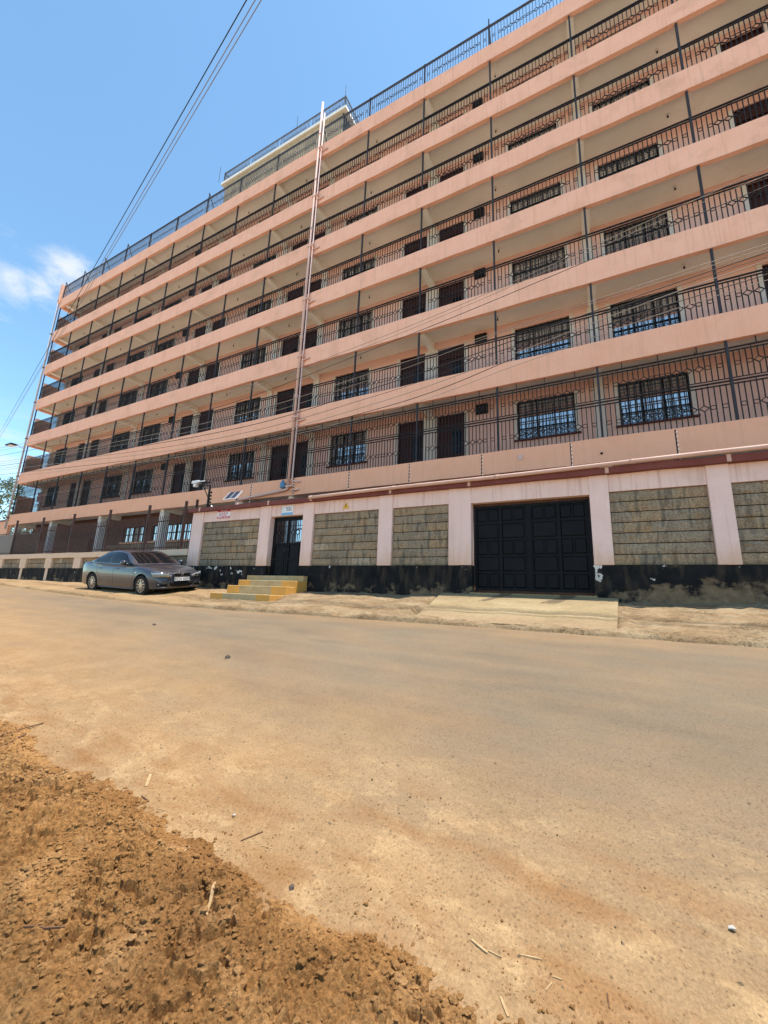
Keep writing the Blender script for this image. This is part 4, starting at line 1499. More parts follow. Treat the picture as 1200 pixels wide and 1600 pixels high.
sb = thing('house_sign', 'small blue and white sign above the narrow black gate', 'sign', (-8.93, YP - .005, 2.535))
MB().box(-.235, .235, -.012, .003, 0, .31).build('board', 'sign_white', sb)
MB().box(-.235, .235, -.0155, -.0125, 0, .085).build('blue_footer', 'sign_blue', sb)
m = MB()
for z, a, ws in ((.235, -.06, (.05, .05, .05, .05)), (.165, -.03, (.045, .045, .045, .045))):
    x = a
    for w in ws:
        m.box(x, x + .012, -.015, -.0122, z - .026, z + .026)
        m.box(x + .012, x + w - .012, -.015, -.0122, z + .008, z + .026)
        m.box(x + w - .024, x + w - .012, -.015, -.0122, z - .026, z + .008)
        x += w + .012
m.build('print_line', 'sign_ink', sb)
lg = MB()
for k in range(9):
    a0 = math.radians(60 + k * 26)
    a1 = math.radians(60 + (k + 1) * 26)
    lg.bar((-.15 + .05 * math.cos(a0), -.0145, .20 + .065 * math.sin(a0)), (-.15 + .05 * math.cos(a1), -.0145, .20 + .065 * math.sin(a1)), .010, .004, (0, 1, 0))
lg.build('logo', 'sign_blue', sb)

tr = thing('warning_sign', 'small yellow triangle warning sign on the pink band between two pillars', 'sign', (-6.63, YP - .002, 2.60))
m = MB()
m.v = [(-.12, -.008, 0), (.12, -.008, 0), (0, -.008, .205), (-.12, .003, 0), (.12, .003, 0), (0, .003, .205)]
m.f = [(0, 1, 2), (5, 4, 3), (0, 3, 4, 1), (1, 4, 5, 2), (2, 5, 3, 0)]
m.build('board', 'sign_yellow', tr)
m = MB()
zig = [(.012, .15), (-.02, .085), (.012, .09), (-.012, .03)]
for (a, b), (c, d) in zip(zig, zig[1:]):
    m.bar((a, -.0105, b), (c, -.0105, d), .014, .004, (0, 1, 0))
m.build('lightning_symbol', 'sign_ink', tr)

# old fixings on the first band
for x, z, w, h, lab in ((-1.85, 4.40, .09, .10, 'small square patch with a dark mark on the first band left of the gate posts'), (.36, 4.22, .035, .04, 'small dark hole left in the first band above the gate')):
    o = MB().tube([(x, YF - .02, z), (x, YF + .02, z)], w, 12).build('band_fixing', 'pipe_pink' if w > .05 else 'plastic_black', label=lab, category='fixing')

# ------------------------------------------------------------------ overhead cables
def smooth_path(p, n=14):
    out_ = []
    for i in range(len(p) - 1):
        p0 = np.array(p[max(i - 1, 0)]); p1 = np.array(p[i]); p2 = np.array(p[i + 1]); p3 = np.array(p[min(i + 2, len(p) - 1)])
        for k in range(n):
            t = k / n
            out_.append(tuple(.5 * ((2 * p1) + (-p0 + p2) * t + (2 * p0 - 5 * p1 + 4 * p2 - p3) * t * t + (-p0 + 3 * p1 - 3 * p2 + p3) * t ** 3)))
    return out_ + [tuple(p[-1])]
def sag(a, b, drop, n=40):
    a, b = np.array(a, float), np.array(b, float)
    return [tuple(a + (b - a) * t - np.array([0, 0, drop * 4 * t * (1 - t)])) for t in np.linspace(0, 1, n)]
WIRES = [
    ([(14, 8.5, 9.6), (3.34, 8.5, 8.13), (-4.72, 8.5, 6.98), (-14, 8.5, 6.55), (-28.3, 8.5, 7.15), (-60, 8.5, 9.4)], .007, 'cable_grey', 'topmost'),
    ([(14, 8.55, 9.1), (3.31, 8.55, 7.79), (-4.74, 8.55, 6.75), (-13, 8.55, 6.15), (-28.2, 8.55, 6.72), (-60, 8.55, 8.7)], .008, 'cable_black', 'second from the top'),
    ([(14, 8.6, 7.3), (3.17, 8.6, 6.60), (-4.3, 8.6, 6.08), (-12, 8.6, 5.72), (-28.2, 8.6, 6.36), (-60, 8.6, 8.3)], .008, 'cable_grey', 'third from the top'),
    ([(14, 8.65, 7.2), (3.18, 8.65, 6.47), (-4.74, 8.65, 5.60), (-12, 8.65, 5.30), (-28.2, 8.65, 6.16), (-60, 8.65, 8.0)], .010, 'cable_black', 'fourth from the top'),
    ([(14, 8.7, 7.0), (3.17, 8.7, 6.33), (-4.75, 8.7, 5.16), (-12.4, 8.7, 4.95), (-28.2, 8.7, 5.93), (-60, 8.7, 7.8)], .008, 'cable_grey', 'fifth from the top'),
    ([(14, 8.75, 6.8), (3.15, 8.75, 6.08), (-.6, 8.75, 5.70), (-4.77, 8.75, 5.0), (-13.2, 8.75, 4.85), (-28.2, 8.75, 5.69), (-60, 8.75, 7.6)], .009, 'cable_black', 'lowest'),
]
WIRES += [
    ([(14, 8.52, 9.3), (3.3, 8.52, 8.0), (-5, 8.52, 6.86), (-14, 8.52, 6.42), (-28.3, 8.52, 7.0), (-60, 8.52, 9.0)], .006, 'cable_grey', 'the thin one under the topmost'),
    ([(14, 8.62, 7.25), (3.2, 8.62, 6.53), (-1.6, 8.62, 6.22), (-5, 8.62, 5.85), (-12, 8.62, 5.52), (-28.2, 8.62, 6.26), (-60, 8.62, 8.2)], .006, 'cable_grey', 'the thin one in the middle'),
    ([(14, 8.68, 7.1), (3.2, 8.68, 6.40), (-1.6, 8.68, 5.80), (-5, 8.68, 5.35), (-12, 8.68, 5.1), (-28.2, 8.68, 6.02), (-60, 8.68, 7.9)], .006, 'cable_black', 'the thin dark one in the lower half'),
    ([(14, 8.8, 6.7), (3.2, 8.8, 6.0), (-1, 8.8, 5.45), (-5, 8.8, 4.88), (-13, 8.8, 4.72), (-28.2, 8.8, 5.55), (-60, 8.8, 7.4)], .006, 'cable_grey', 'the pale one under the lowest'),
]
for pts, r, mt, which in WIRES:
    MB().tube(smooth_path(pts), r, 6).build('overhead_cable', mt, None, True, label='sagging cable crossing the facade, ' + which + ' in the bundle', category='cable', group='cables across the facade')
# three lines climbing steeply to the upper left over the street
for i, (o1, o2, r, mt, which) in enumerate((((0, 0, 0), (0, 0, 0), .007, 'cable_black', 'left'), ((.10, .06, .03), (.3, .1, .25), .0055, 'cable_grey', 'middle'), ((.17, .10, .04), (.55, .1, .4), .0055, 'cable_grey', 'right'))):
    d0 = np.array([-.411, .270, .870]) * 9.0
    d1 = np.array([-.926, .273, .262]) * 39.0
    a = d0 + np.array(o1) * 1.0
    b = d1 + np.array(o2) * 1.0
    dirn = (b - a)
    pts = sag(a - dirn * .18, b + dirn * .6, .0)
    MB().tube(pts, r, 6).build('service_line', mt, None, True, label='straight line climbing over the street at upper left, %s of three' % which, category='cable', group='three lines at upper left')
for a, b, lab in (((-30, 9.0, 6.3), (-80, 14, 9.2), 'thin wire sloping up in the sky left of the block, upper one'), ((-31, 9.2, 5.0), (-80, 16, 9.5), 'thin wire sloping up in the sky left of the block, lower one'),
                  ((-31.5, 10.4, 4.2), (-60, 18, 5.6), 'thin wire low in the sky by the tree at far left')):
    MB().tube(sag(a, b, .3), .008, 6).build('service_line', 'cable_black', None, True, label=lab, category='cable', group='wires at far left')

# ------------------------------------------------------------------ parked car
def catmull(rows, n):
    """resample a list of control rows smoothly"""
    R_ = [np.array(r, float) for r in rows]
    o_ = []
    for i in range(len(R_) - 1):
        p0, p1, p2, p3 = R_[max(i - 1, 0)], R_[i], R_[i + 1], R_[min(i + 2, len(R_) - 1)]
        for k in range(n):
            t = k / n
            o_.append(.5 * ((2 * p1) + (-p0 + p2) * t + (2 * p0 - 5 * p1 + 4 * p2 - p3) * t * t + (-p0 + 3 * p1 - 3 * p2 + p3) * t ** 3))
    return o_ + [R_[-1]]

def skin(rows, material, name, parent, close=False, smooth=True):
    m = MB()
    n = len(rows[0])
    for r in rows:
        m.v += [tuple(p) for p in r]
    for i in range(len(rows) - 1):
        for j in range(n - 1):
            a = i * n + j
            m.f.append((a, a + 1, a + n + 1, a + n))
    return m

CAR_ROLL = math.atan((-.05 + .24) / 1.5)
zc_ = (-.235 - .175) / 2
car = thing('parked_car', 'dark grey blue four door saloon car parked along the verge', 'car')
def build_car():
    # lower body stations: x, z bottom, z belt, z deck (centre), half width, half width at belt
    S_ = [(-2.36, .42, .62, .66, .60, .56), (-2.33, .30, .84, .90, .76, .70), (-2.22, .24, .97, 1.035, .84, .76), (-1.95, .20, 1.005, 1.065, .885, .80),
          (-1.55, .18, .99, 1.055, .905, .83), (-.9, .17, .965, 1.02, .91, .855), (-.2, .17, .945, .99, .91, .86), (.5, .17, .925, .975, .91, .855),
          (1.0, .18, .905, .96, .908, .84), (1.45, .19, .865, .915, .90, .80), (1.8, .20, .79, .84, .865, .73), (2.0, .21, .70, .765, .80, .64), (2.11, .22, .62, .70, .70, .56), (2.17, .30, .52, .58, .56, .46)]
    S_ = [((1.0 + (r[0] - 1.0) * .93) if r[0] > 1 else (-1.55 + (r[0] + 1.55) * .86) if r[0] < -1.55 else r[0], *r[1:]) for r in S_]
    S_ = catmull(S_, 5)
    rows = []
    for x, zb_, zl, zd, hw, hb in S_:
        zm = zb_ + (zl - zb_) * .48
        half = [(0, zb_), (hw * .78, zb_), (hw * .955, zb_ + .03), (hw * .985, zb_ + .10), (hw, zm - .04), (hw * .998, zm + .08), (hw * .975, zl - .10), (hw * .955, zl - .055), (hb * 1.03, zl - .018),
                (hb, zl), (hb * .9, zl + (zd - zl) * .40), (hb * .6, zl + (zd - zl) * .80), (0, zd)]
        ring_ = [(x, -y, z) for y, z in half] + [(x, y, z) for y, z in reversed(half[1:-1])]
        rows.append(ring_)
    m = MB()
    n = len(rows[0])
    for r in rows:
        m.v += r
    for i in range(len(rows) - 1):
        for j in range(n):
            a = i * n + j
            b = i * n + (j + 1) % n
            m.f.append((a, a + n, b + n, b))
    m.f.append(tuple(range(n)))
    m.f.append(tuple((len(rows) - 1) * n + k for k in reversed(range(n))))
    me = m.mesh('body', 'car_paint', True)
    bm = bmesh.new()
    bm.from_mesh(me)
    bmesh.ops.recalc_face_normals(bm, faces=bm.faces)
    bm.to_mesh(me)
    bm.free()
    body = bpy.data.objects.new('body', me)
    COL.objects.link(body)
    cutters = []
    for ax in (1.38, -1.38):
        for sgn in (-1, 1):
            c = MB().tube([(ax, sgn * .60, .325), (ax, sgn * 1.1, .325)], .365, 32)
            cm = c.mesh('cut', 'plastic_black', True)
            b2 = bmesh.new()
            b2.from_mesh(cm)
            bmesh.ops.recalc_face_normals(b2, faces=b2.faces)
            b2.to_mesh(cm)
            b2.free()
            co = bpy.data.objects.new('cut', cm)
            COL.objects.link(co)
            cutters.append(co)
            md = body.modifiers.new('cut', 'BOOLEAN')
            md.object = co
            md.operation = 'DIFFERENCE'
            md.solver = 'EXACT'
    dg = bpy.context.evaluated_depsgraph_get()
    nm = bpy.data.meshes.new_from_object(body.evaluated_get(dg))
    nm.name = 'body'
    bpy.data.objects.remove(body)
    for c in cutters:
        bpy.data.objects.remove(c)
    if len(nm.materials) < 1:
        nm.materials.append(MATS['car_paint'])
    nm.polygons.foreach_set('use_smooth', [True] * len(nm.polygons))
    body = link('body', nm, car)
    es = body.modifiers.new('edge', 'EDGE_SPLIT')
    es.split_angle = math.radians(38)
    # greenhouse: centre line, roof edge, belt edge
    G = [((.99, .965), (.90, .74, .945), (.96, .81, .915)), ((.60, 1.20), (.50, .685, 1.175), (.72, .840, .93)), ((.20, 1.385), (.08, .63, 1.355), (.35, .850, .94)),
         ((-.30, 1.44), (-.32, .615, 1.405), (-.25, .852, .95)), ((-.92, 1.41), (-.90, .605, 1.37), (-.85, .85, .965)), ((-1.36, 1.26), (-1.31, .645, 1.225), (-1.34, .83, .985)), ((-1.76, 1.075), (-1.68, .70, 1.05), (-1.72, .78, .99))]
    flat = catmull([(a[0], a[1], b[0], b[1], b[2], c[0], c[1], c[2]) for a, b, c in G], 6)
    def sect(f, t):
        """t from -1 (right belt) over the roof to 1 (left belt)"""
        cx, cz, ex, ey, ez, bx, by, bz = f
        s = 1 if t >= 0 else -1
        a = abs(t)
        if a <= .5:
            u = a / .5
            return (cx + (ex - cx) * u ** 2.2, s * ey * u, cz + (ez - cz) * u ** 2.6)
        u = (a - .5) / .5
        bow = .035 * math.sin(math.pi * u)
        return (ex + (bx - ex) * u, s * (ey + (by - ey) * u + bow), ez + (bz - ez) * u + bow * .4)
    ts = np.linspace(-1, 1, 33)
    skin([[sect(f, t) for t in ts] for f in flat], 'car_paint', 'x', None).build('cabin', 'car_paint', car, True)
    F = lambda q: flat[int(round(q * 6))] if abs(q * 6 - round(q * 6)) < 1e-6 else tuple(np.array(flat[int(q * 6)]) * (1 - (q * 6) % 1) + np.array(flat[min(int(q * 6) + 1, len(flat) - 1)]) * ((q * 6) % 1))
    def patch(name, s0, s1, t0, t1, off, s0b=None, s1b=None, n=14, material='glass_car'):
        rows_ = []
        for i in range(n + 1):
            r = []
            t = t0 + (t1 - t0) * i / n
            for j in range(n + 1):
                u = j / n
                k = i / n
                a = s0 + ((s0b if s0b is not None else s0) - s0) * k
                b = s1 + ((s1b if s1b is not None else s1) - s1) * k
                q = a + (b - a) * u
                p = Vector(sect(F(q), t))
                p1 = Vector(sect(F(min(q + .02, 6)), t))
                p2 = Vector(sect(F(q), t + .01))
                nr = (p1 - p).cross(p2 - p)
                if nr.length > 0:
                    nr.normalize()
                    if nr.z < 0:
                        nr = -nr
                    p = p + nr * off
                r.append(tuple(p))
            rows_.append(r)
        return skin(rows_, material, name, car).build(name, material, car, True)
    patch('windscreen', .22, 1.86, -.455, .455, .006)
    patch('rear_window', 4.25, 5.75, -.43, .43, .006)
    for s in (-1, 1):
        # front door glass, rear door glass, quarter light, each raked with its pillars
        patch('side_window', 1.72, 3.30, s * .56, s * .955, .006, .55, 3.30)
        patch('side_window', 3.40, 4.55, s * .56, s * .955, .006, 3.40, 4.80)
        patch('quarter_light', 4.60, 4.85, s * .58, s * .95, .006, 4.87, 5.45, 6)
    xs_b = np.array([r[0] for r in S_])
    def side_y(x, z):
        """half width of the body skin at station x and height z"""
        zb_, zl, zd, hw, hb = [float(np.interp(x, xs_b, np.array([r[i] for r in S_]))) for i in (1, 2, 3, 4, 5)]
        zm = zb_ + (zl - zb_) * .48
        zz_ = [zb_, zb_ + .03, zb_ + .10, zm - .04, zm + .08, zl - .10, zl - .055, zl - .018, zl]
        yy_ = [hw * .78, hw * .955, hw * .985, hw, hw * .998, hw * .975, hw * .955, hb * 1.03, hb]
        return float(np.interp(z, zz_, yy_))
    # window line and door seams
    for s in (-1, 1):
        line = MB()
        line.tube([(x, s * (side_y(x, z) + .001), z) for x, z in [(.95, .905), (.35, .928), (-.25, .944), (-.82, .962), (-1.3, .978), (-1.62, .985)]], .008, 6)
        line.build('window_trim', 'plastic_black', car)
        for pts_ in ([(1.0, .89), (.99, .70), (.96, .45), (.92, .24)], [(-.13, .94), (-.13, .72), (-.13, .45), (-.13, .24)], [(-1.16, .97), (-1.14, .80), (-1.04, .64), (-.93, .50), (-.86, .24)]):
            pl_ = [np.array(a_) + (np.array(b_) - np.array(a_)) * k_ for a_, b_ in zip(pts_, pts_[1:]) for k_ in (0, .25, .5, .75)] + [np.array(pts_[-1])]
            MB().tube([(float(q_[0]), s * (side_y(q_[0], q_[1]) - .001), float(q_[1])) for q_ in pl_], .0045, 5).build('door_seam', 'plastic_black', car)
        for hx in (.06, -.92):
            MB().box(hx - .10, hx + .10, s * side_y(hx, .815) - .016, s * side_y(hx, .815) + .016, .80, .835).build('door_handle', 'car_paint', car, bevel=.012)
        MB().tube([(1.04, s * side_y(1.04, .72), .72), (1.13, s * side_y(1.13, .72), .722)], .010, 6).build('side_repeater', 'bulb_white', car)
        # mirror
        mm = MB()
        mm.tube([(.62, s * .86, .97), (.62, s * .94, .98)], .035, 8)
        mm.tube([(.68, s * 1.0, 1.015), (.64, s * 1.0, 1.015), (.56, s * 1.0, 1.01), (.53, s * 1.0, 1.01)], .08, 12, radii=[.05, .085, .085, .07])
        mo = mm.build('mirror', 'car_paint', car, True)
        MB().tube([(.528, s * 1.0, 1.01), (.524, s * 1.0, 1.01)], .066, 12).build('mirror_glass', 'chrome', mo)
        # sill line
        MB().tube([(-.98, s * .868, .205), (0, s * .872, .20), (.98, s * .868, .205)], .02, 6).build('sill_trim', 'car_paint', car)
    # nose: find the front surface by station
    fx = np.array([r[0] for r in S_]); fh = np.array([r[4] for r in S_])
    def nose(y, bulge=.0):
        """x of the bumper surface at half-width y"""
        m_ = fx > .9
        return float(np.interp(-abs(y), -fh[m_], fx[m_])) + bulge
    def nose_patch(name, y0, y1, zf0, zf1, material, off=.012, n=14, depth=.05, tilt=.0):
        m_ = MB()
        for i in range(n + 1):
            y = y0 + (y1 - y0) * i / n
            x = min(nose(y), 2.086) + off
            m_.v += [(x, y, zf0(y)), (x - tilt, y, zf1(y)), (x - depth, y, zf1(y)), (x - depth, y, zf0(y))]
        for i in range(n):
            for k in range(4):
                a = i * 4 + k
                b = i * 4 + (k + 1) % 4
                m_.f.append((a, b, b + 4, a + 4))
        m_.f += [(3, 2, 1, 0), tuple(n * 4 + k for k in range(4))]
        return m_.build(name, material, car, True)
    for s in (-1, 1):
        yy = lambda t, s=s: s * t
        z_lo = lambda y: .585 + .03 * (abs(y) - .4)
        z_hi = lambda y: .655 + .085 * min(1, (abs(y) - .36) / .3)
        hl = nose_patch('headlight', s * .36, s * .835, z_lo, z_hi, 'glass_lamp', .020, depth=.09)
        for yc in (.50, .64):
            x = nose(yc) + .012
            MB().tube([(x - .02, s * yc, .635), (x + .016, s * yc, .635)], .036, 12).build('lamp_reflector', 'chrome', hl)
        nose_patch('headlight_brow', s * .36, s * .835, lambda y: z_hi(y) + .001, lambda y: z_hi(y) + .016, 'plastic_black', .014, depth=.05)
        k = nose_patch('kidney_grille', s * .035, s * .27, lambda y: .60, lambda y: .685, 'plastic_black', .016, 6)
        fr = MB()
        x_ = lambda y: min(nose(y), 2.086) + .024
        for a_, b_ in ((.028, .028), (.278, .278)):
            fr.bar((x_(a_), s * a_, .588), (x_(b_) - .012, s * b_, .697), .016, .02, (1, 0, 0))
        for z_ in (.592, .694):
            fr.bar((x_(.028), s * .028, z_), (x_(.278), s * .278, z_), .02, .016)
        fr.build('grille_rim', 'chrome', k)
        nose_patch('fog_intake', s * .48, s * .76, lambda y: .31, lambda y: .415, 'plastic_black', .012, 8, .12)
        MB().tube([(nose(.72) - .02, s * .72, .362), (nose(.72) + .018, s * .72, .362)], .030, 12).build('fog_lamp', 'glass_lamp', car)
        nose_patch('lower_lip', s * .30, s * .80, lambda y: .262, lambda y: .292, 'car_paint', .026, 8)
        tl = MB().box(-2.225, -2.08, min(s * .58, s * .79), max(s * .58, s * .79), .72, .84).build('tail_light', 'sign_red', car, bevel=.04)
    nose_patch('lower_intake', -.40, .40, lambda y: .275 + .06 * (abs(y) / .4) ** 3, lambda y: .455, 'plastic_black', .014, 12)
    pl = MB().box(2.108, 2.121, -.26, .26, .462, .572).build('number_plate', 'plate_white', car)
    link('lettering', text_mesh('KCH 405P', .118, 'sign_ink'), pl, (2.1225, 0, .517), (.98, 1, 1), (math.radians(90), 0, math.radians(90)))
    em = MB().tube([(1.99, 0, .738), (2.01, 0, .752)], .040, 16).build('emblem', 'chrome', car, True)
    MB().tube([(2.009, 0, .7505), (2.013, 0, .7535)], .030, 16).build('emblem_disc', 'solar_blue', em, True)
    MB().box(-1.9, 1.9, -.78, .78, .19, .40).build('underside', 'plastic_black', car)
    # wheels
    def wheel_meshes():
        prof = [(.205, -.10), (.225, -.112), (.275, -.115), (.305, -.10), (.318, -.06), (.320, 0), (.318, .06), (.305, .10), (.275, .115), (.225, .112), (.205, .10)]
        t = MB()
        seg = 40
        for k in range(seg):
            a = 2 * math.pi * k / seg
            for r, y in prof:
                t.v.append((r * math.cos(a), y, r * math.sin(a)))
        n_ = len(prof)
        for k in range(seg):
            for j in range(n_ - 1):
                a = k * n_ + j
                b = ((k + 1) % seg) * n_ + j
                t.f.append((a, b, b + 1, a + 1))
        r_ = MB()
        r_.tube([(0, .09, 0), (0, -.09, 0)], .203, 32, radii=[.203, .203], cap=False)
        for k in range(10):
            a = 2 * math.pi * k / 10
            ca, sa = math.cos(a), math.sin(a)
            r_.bar((.03 * ca, -.088, .03 * sa), (.200 * ca, -.075, .200 * sa), .030, .030, (0, 1, 0))
        for k in range(28):
            a0, a1 = 2 * math.pi * k / 28, 2 * math.pi * (k + 1) / 28
            r_.bar((.204 * math.cos(a0), -.092, .204 * math.sin(a0)), (.204 * math.cos(a1), -.092, .204 * math.sin(a1)), .024, .014, (0, 1, 0))
        r_.tube([(0, -.075, 0), (0, -.105, 0)], .042, 16)
        d_ = MB().tube([(0, -.01, 0), (0, .02, 0)], .198, 28)
        return t.mesh('tyre', 'tyre', True), r_.mesh('rim', 'alloy'), d_.mesh('brake_disc', 'plastic_black')
    T_, R2, D2 = wheel_meshes()
    for ax in (1.38, -1.38):
        for s in (-1, 1):
            w = bpy.data.objects.new('wheel', T_)
            COL.objects.link(w)
            w.parent = car
            w.location = (ax, s * .79, .32)
            w.rotation_euler = (0, random.uniform(0, 1), 0 if s < 0 else math.pi)
            link('rim', R2, w)
            link('brake_disc', D2, w)
build_car()
# stand the car on the sloping verge: wheels at the measured ground heights
pit = math.atan((-.245 + .18) / 2.76)
car.rotation_euler = (math.radians(6.2), -pit, 0)
car.location = (-13.96, 8.65, -.128)

# ------------------------------------------------------------------ tree at far left
def tree(name, loc, h, rad, label, seed, n=7000):
    r = np.random.default_rng(seed)
    t = thing(name, label, 'tree', loc)
    tr_ = MB()
    tr_.tube([(0, 0, 0), (.2, .1, h * .3), (.1, .3, h * .6), (.4, .2, h * .9)], .3, 10, radii=[.45, .36, .26, .08])
    blobs = []
    for k in range(22):
        a = r.uniform(0, 6.28)
        z = h * r.uniform(.42, .98)
        rr = rad * (1 - abs(z / h - .66) * 1.3) * r.uniform(.35, 1.0)
        c = np.array([rr * math.cos(a), rr * math.sin(a), z])
        blobs.append((c, rad * r.uniform(.22, .38)))
        tr_.tube([(.1, .2, h * r.uniform(.3, .6)), tuple(c * np.array([.5, .5, .86])), tuple(c)], .1, 6, radii=[.14, .08, .03])
    tr_.build('trunk', 'bark', t, True)
    lf = MB()
    for i in range(n):
        c, br = blobs[r.integers(len(blobs))]
        v = r.normal(size=3)
        v /= np.linalg.norm(v)
        p = c + v * br * r.uniform(.35, 1.05) * np.array([1, 1, .75])
        a = r.normal(size=3); a /= np.linalg.norm(a)
        b = np.cross(a, r.normal(size=3)); b /= np.linalg.norm(b)
        s1, s2 = r.uniform(.16, .32), r.uniform(.08, .16)
        lf.quad(p - a * s1, p + b * s2, p + a * s1, p - b * s2)
    lf.build('crown', 'leaf_green', t)
tree('broadleaf_tree', (-97, 30, -1.5), 21.0, 7.5, 'leafy green tree standing beyond the left end of the block', 4)

# ------------------------------------------------------------------ litter on the near edge
def on_ground(x, y):
    X, Y = np.array([x]), np.array([y])
    ys = ip(X, YS) + .08
    return float(max(soil_z(X, Y)[0] if y < ys[0] else -9, road_z(X, Y)[0] if y > .95 else -9))
def stick(name, a, b, w, h, material, label, cat='stick', grp=None, bend=.0):
    w, h = w * .62, h * .6
    m = MB()
    n = 5
    p0 = Vector((*a, on_ground(*a))); p1 = Vector((*b, on_ground(*b)))
    d = (p1 - p0)
    sd = Vector((-d.y, d.x, 0)).normalized()
    pts_ = []
    for i in range(n + 1):
        t = i / n
        p = p0 + d * t + sd * bend * math.sin(math.pi * t)
        z = max(p.z, on_ground(p.x, p.y)) + h * .5
        pts_.append(Vector((p.x, p.y, z)))
    nv = 0
    for i, p in enumerate(pts_):
        ww = w * (.75 + .25 * math.sin(math.pi * (i + .5) / (n + 1))) * random.uniform(.85, 1.1)
        m.v += [tuple(p - sd * ww / 2 - Vector((0, 0, h / 2))), tuple(p + sd * ww / 2 - Vector((0, 0, h / 2))), tuple(p + sd * ww * .42 + Vector((0, 0, h / 2))), tuple(p - sd * ww * .42 + Vector((0, 0, h / 2)))]
    for i in range(n):
        for k in range(4):
            q = i * 4 + k
            r = i * 4 + (k + 1) % 4
            m.f.append((q, r, r + 4, q + 4))
    m.f += [(3, 2, 1, 0), tuple(n * 4 + k for k in range(4))]
    o = m.build(name, material)
    o['label'] = label
    o['category'] = cat
    o['group'] = 'litter along the soil edge'
    return o
stick('wood_splinter', (-1.43, 1.38), (-1.33, 1.25), .020, .010, 'wood_pale', 'pale flat wood splinter lying on the red soil, largest one')
stick('wood_chip', (-2.42, 1.73), (-2.33, 1.65), .034, .008, 'wood_pale', 'broad pale wood chip on the dusty road edge at left')
stick('twig', (-1.54, 1.61), (-1.49, 1.70), .010, .008, 'twig_brown', 'dark twig on the dusty edge just above the largest splinter')
stick('straw', (-1.43, 1.63), (-1.37, 1.64), .007, .004, 'wood_pale', 'short straw right of the dark twig', 'straw')
stick('twig', (-2.27, 1.59), (-2.19, 1.58), .012, .008, 'twig_brown', 'short brown twig just below the broad wood chip')
stick('straw', (-2.10, 1.57), (-2.04, 1.58), .006, .004, 'wood_pale', 'thin straw right of the short brown twig', 'straw')
stick('twig', (-1.78, .85), (-1.64, .94), .010, .009, 'twig_brown', 'brown twig on the soil near the left edge of the picture', bend=.01)
stick('straw', (-1.67, 1.40), (-1.70, 1.46), .014, .006, 'wood_pale', 'stubby straw on the soil edge left of the largest splinter', 'straw')
stick('wood_splinter', (-.46, 1.63), (-.40, 1.61), .016, .008, 'wood_pale', 'pale splinter at lower right, leftmost of a row of three')
stick('twig', (-.40, 1.62), (-.355, 1.615), .009, .006, 'wood_pale', 'thin stick at lower right, middle of a row of three')
stick('twig', (-.30, 1.65), (-.235, 1.665), .009, .006, 'wood_pale', 'thin stick at lower right, rightmost of a row of three')
stick('straw', (-.215, 1.575), (-.20, 1.605), .008, .005, 'wood_pale', 'upright lying straw right of the bottom centre', 'straw')
stick('straw', (-.20, 1.625), (-.172, 1.63), .010, .005, 'wood_pale', 'short flat straw right of the bottom centre', 'straw')
stick('wood_splinter', (-.335, 1.50), (-.305, 1.46), .016, .007, 'wood_pale', 'pale splinter close to the bottom edge of the picture')
stick('twig', (-.05, 1.645), (-.045, 1.605), .008, .006, 'twig_brown', 'small dark twig right of the straws near the bottom edge')
stick('twig', (-3.64, 1.43), (-3.79, 1.76), .014, .012, 'twig_brown', 'long dark twig at the left edge where soil meets road', bend=.03)
stick('twig', (-3.45, 1.38), (-3.70, 1.62), .018, .012, 'twig_brown', 'thicker reddish twig crossing the long dark twig at the left edge', bend=-.02)
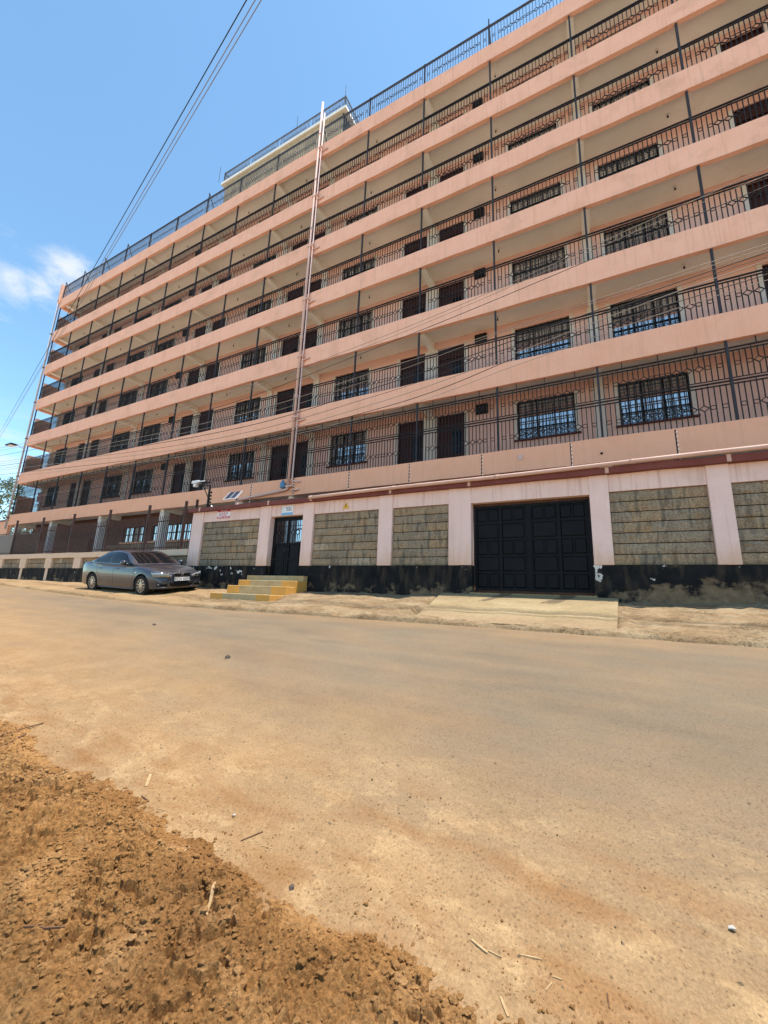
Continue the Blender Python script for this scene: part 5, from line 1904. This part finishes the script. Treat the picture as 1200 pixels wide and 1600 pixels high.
def scrap(x, y, w, label, material='paper'):
    m = MB()
    z = on_ground(x, y) + .004
    pts_ = [(-w, -w * .4, .0), (w * .2, -w * .7, .006), (w, w * .1, .002), (w * .3, w * .7, .008), (-w * .8, w * .5, .003)]
    m.v = [(x + a, y + b, z + c) for a, b, c in pts_] + [(x + a, y + b, z + c + .003) for a, b, c in pts_]
    m.f = [(4, 3, 2, 1, 0), (5, 6, 7, 8, 9)] + [(i, (i + 1) % 5, (i + 1) % 5 + 5, i + 5) for i in range(5)]
    o = m.build('paper_scrap', material)
    o['label'] = label
    o['category'] = 'paper'
scrap(-1.70, 1.71, .009, 'tiny white paper scrap on the dusty road left of centre')
scrap(.34, 2.04, .012, 'white paper scrap on the road at lower right')
def pebble(x, y, r, label):
    m = MB()
    z = on_ground(x, y)
    rr = np.random.default_rng(int(abs(x) * 1000))
    m.tube([(x, y, z - r * .3), (x, y, z), (x + r * .1, y, z + r * .6), (x, y, z + r * .9)], r, 8, radii=[r * .8, r, r * .8, r * .3])
    m.v = [tuple(np.array(v) + rr.normal(0, r * .1, 3)) for v in m.v]
    o = m.build('pebble', 'pebble_dark')
    o['label'] = label
    o['category'] = 'stone'
pebble(-1.16, 1.52, .013, 'small dark pebble right of the largest splinter')
pebble(-3.95, 3.62, .035, 'dark stone lying alone in the middle of the road')
pebble(-6.9, 4.6, .03, 'small dark stone on the road ahead of the car')
# gravel grains and dust lumps across the near road
def gravel():
    m = MB()
    N = 2600
    X = rng.uniform(-6, 2.2, N)
    Y = ip(X, YS) + .1 + np.abs(rng.normal(0, 1.1, N))
    Y = np.minimum(Y, 6.6)
    Z = road_z(X, Y)
    R_ = np.exp(rng.normal(math.log(.0032), .5, N))
    for x, y, z, r in zip(X, Y, Z, R_):
        n = len(m.v)
        r = min(r, .011)
        a = rng.uniform(0, 6.28)
        for k in range(4):
            rr = r * rng.uniform(.6, 1.3)
            m.v.append((x + rr * math.cos(a + k * 1.571), y + rr * math.sin(a + k * 1.571), z - .001))
        m.v.append((x + r * rng.uniform(-.3, .3), y + r * rng.uniform(-.3, .3), z + r * .9))
        m.f += [(n + k, n + (k + 1) % 4, n + 4) for k in range(4)]
    m.build('road_grit', 'verge_concrete', kind='stuff', label='fine grit scattered over the near half of the road', category='grit')
gravel()
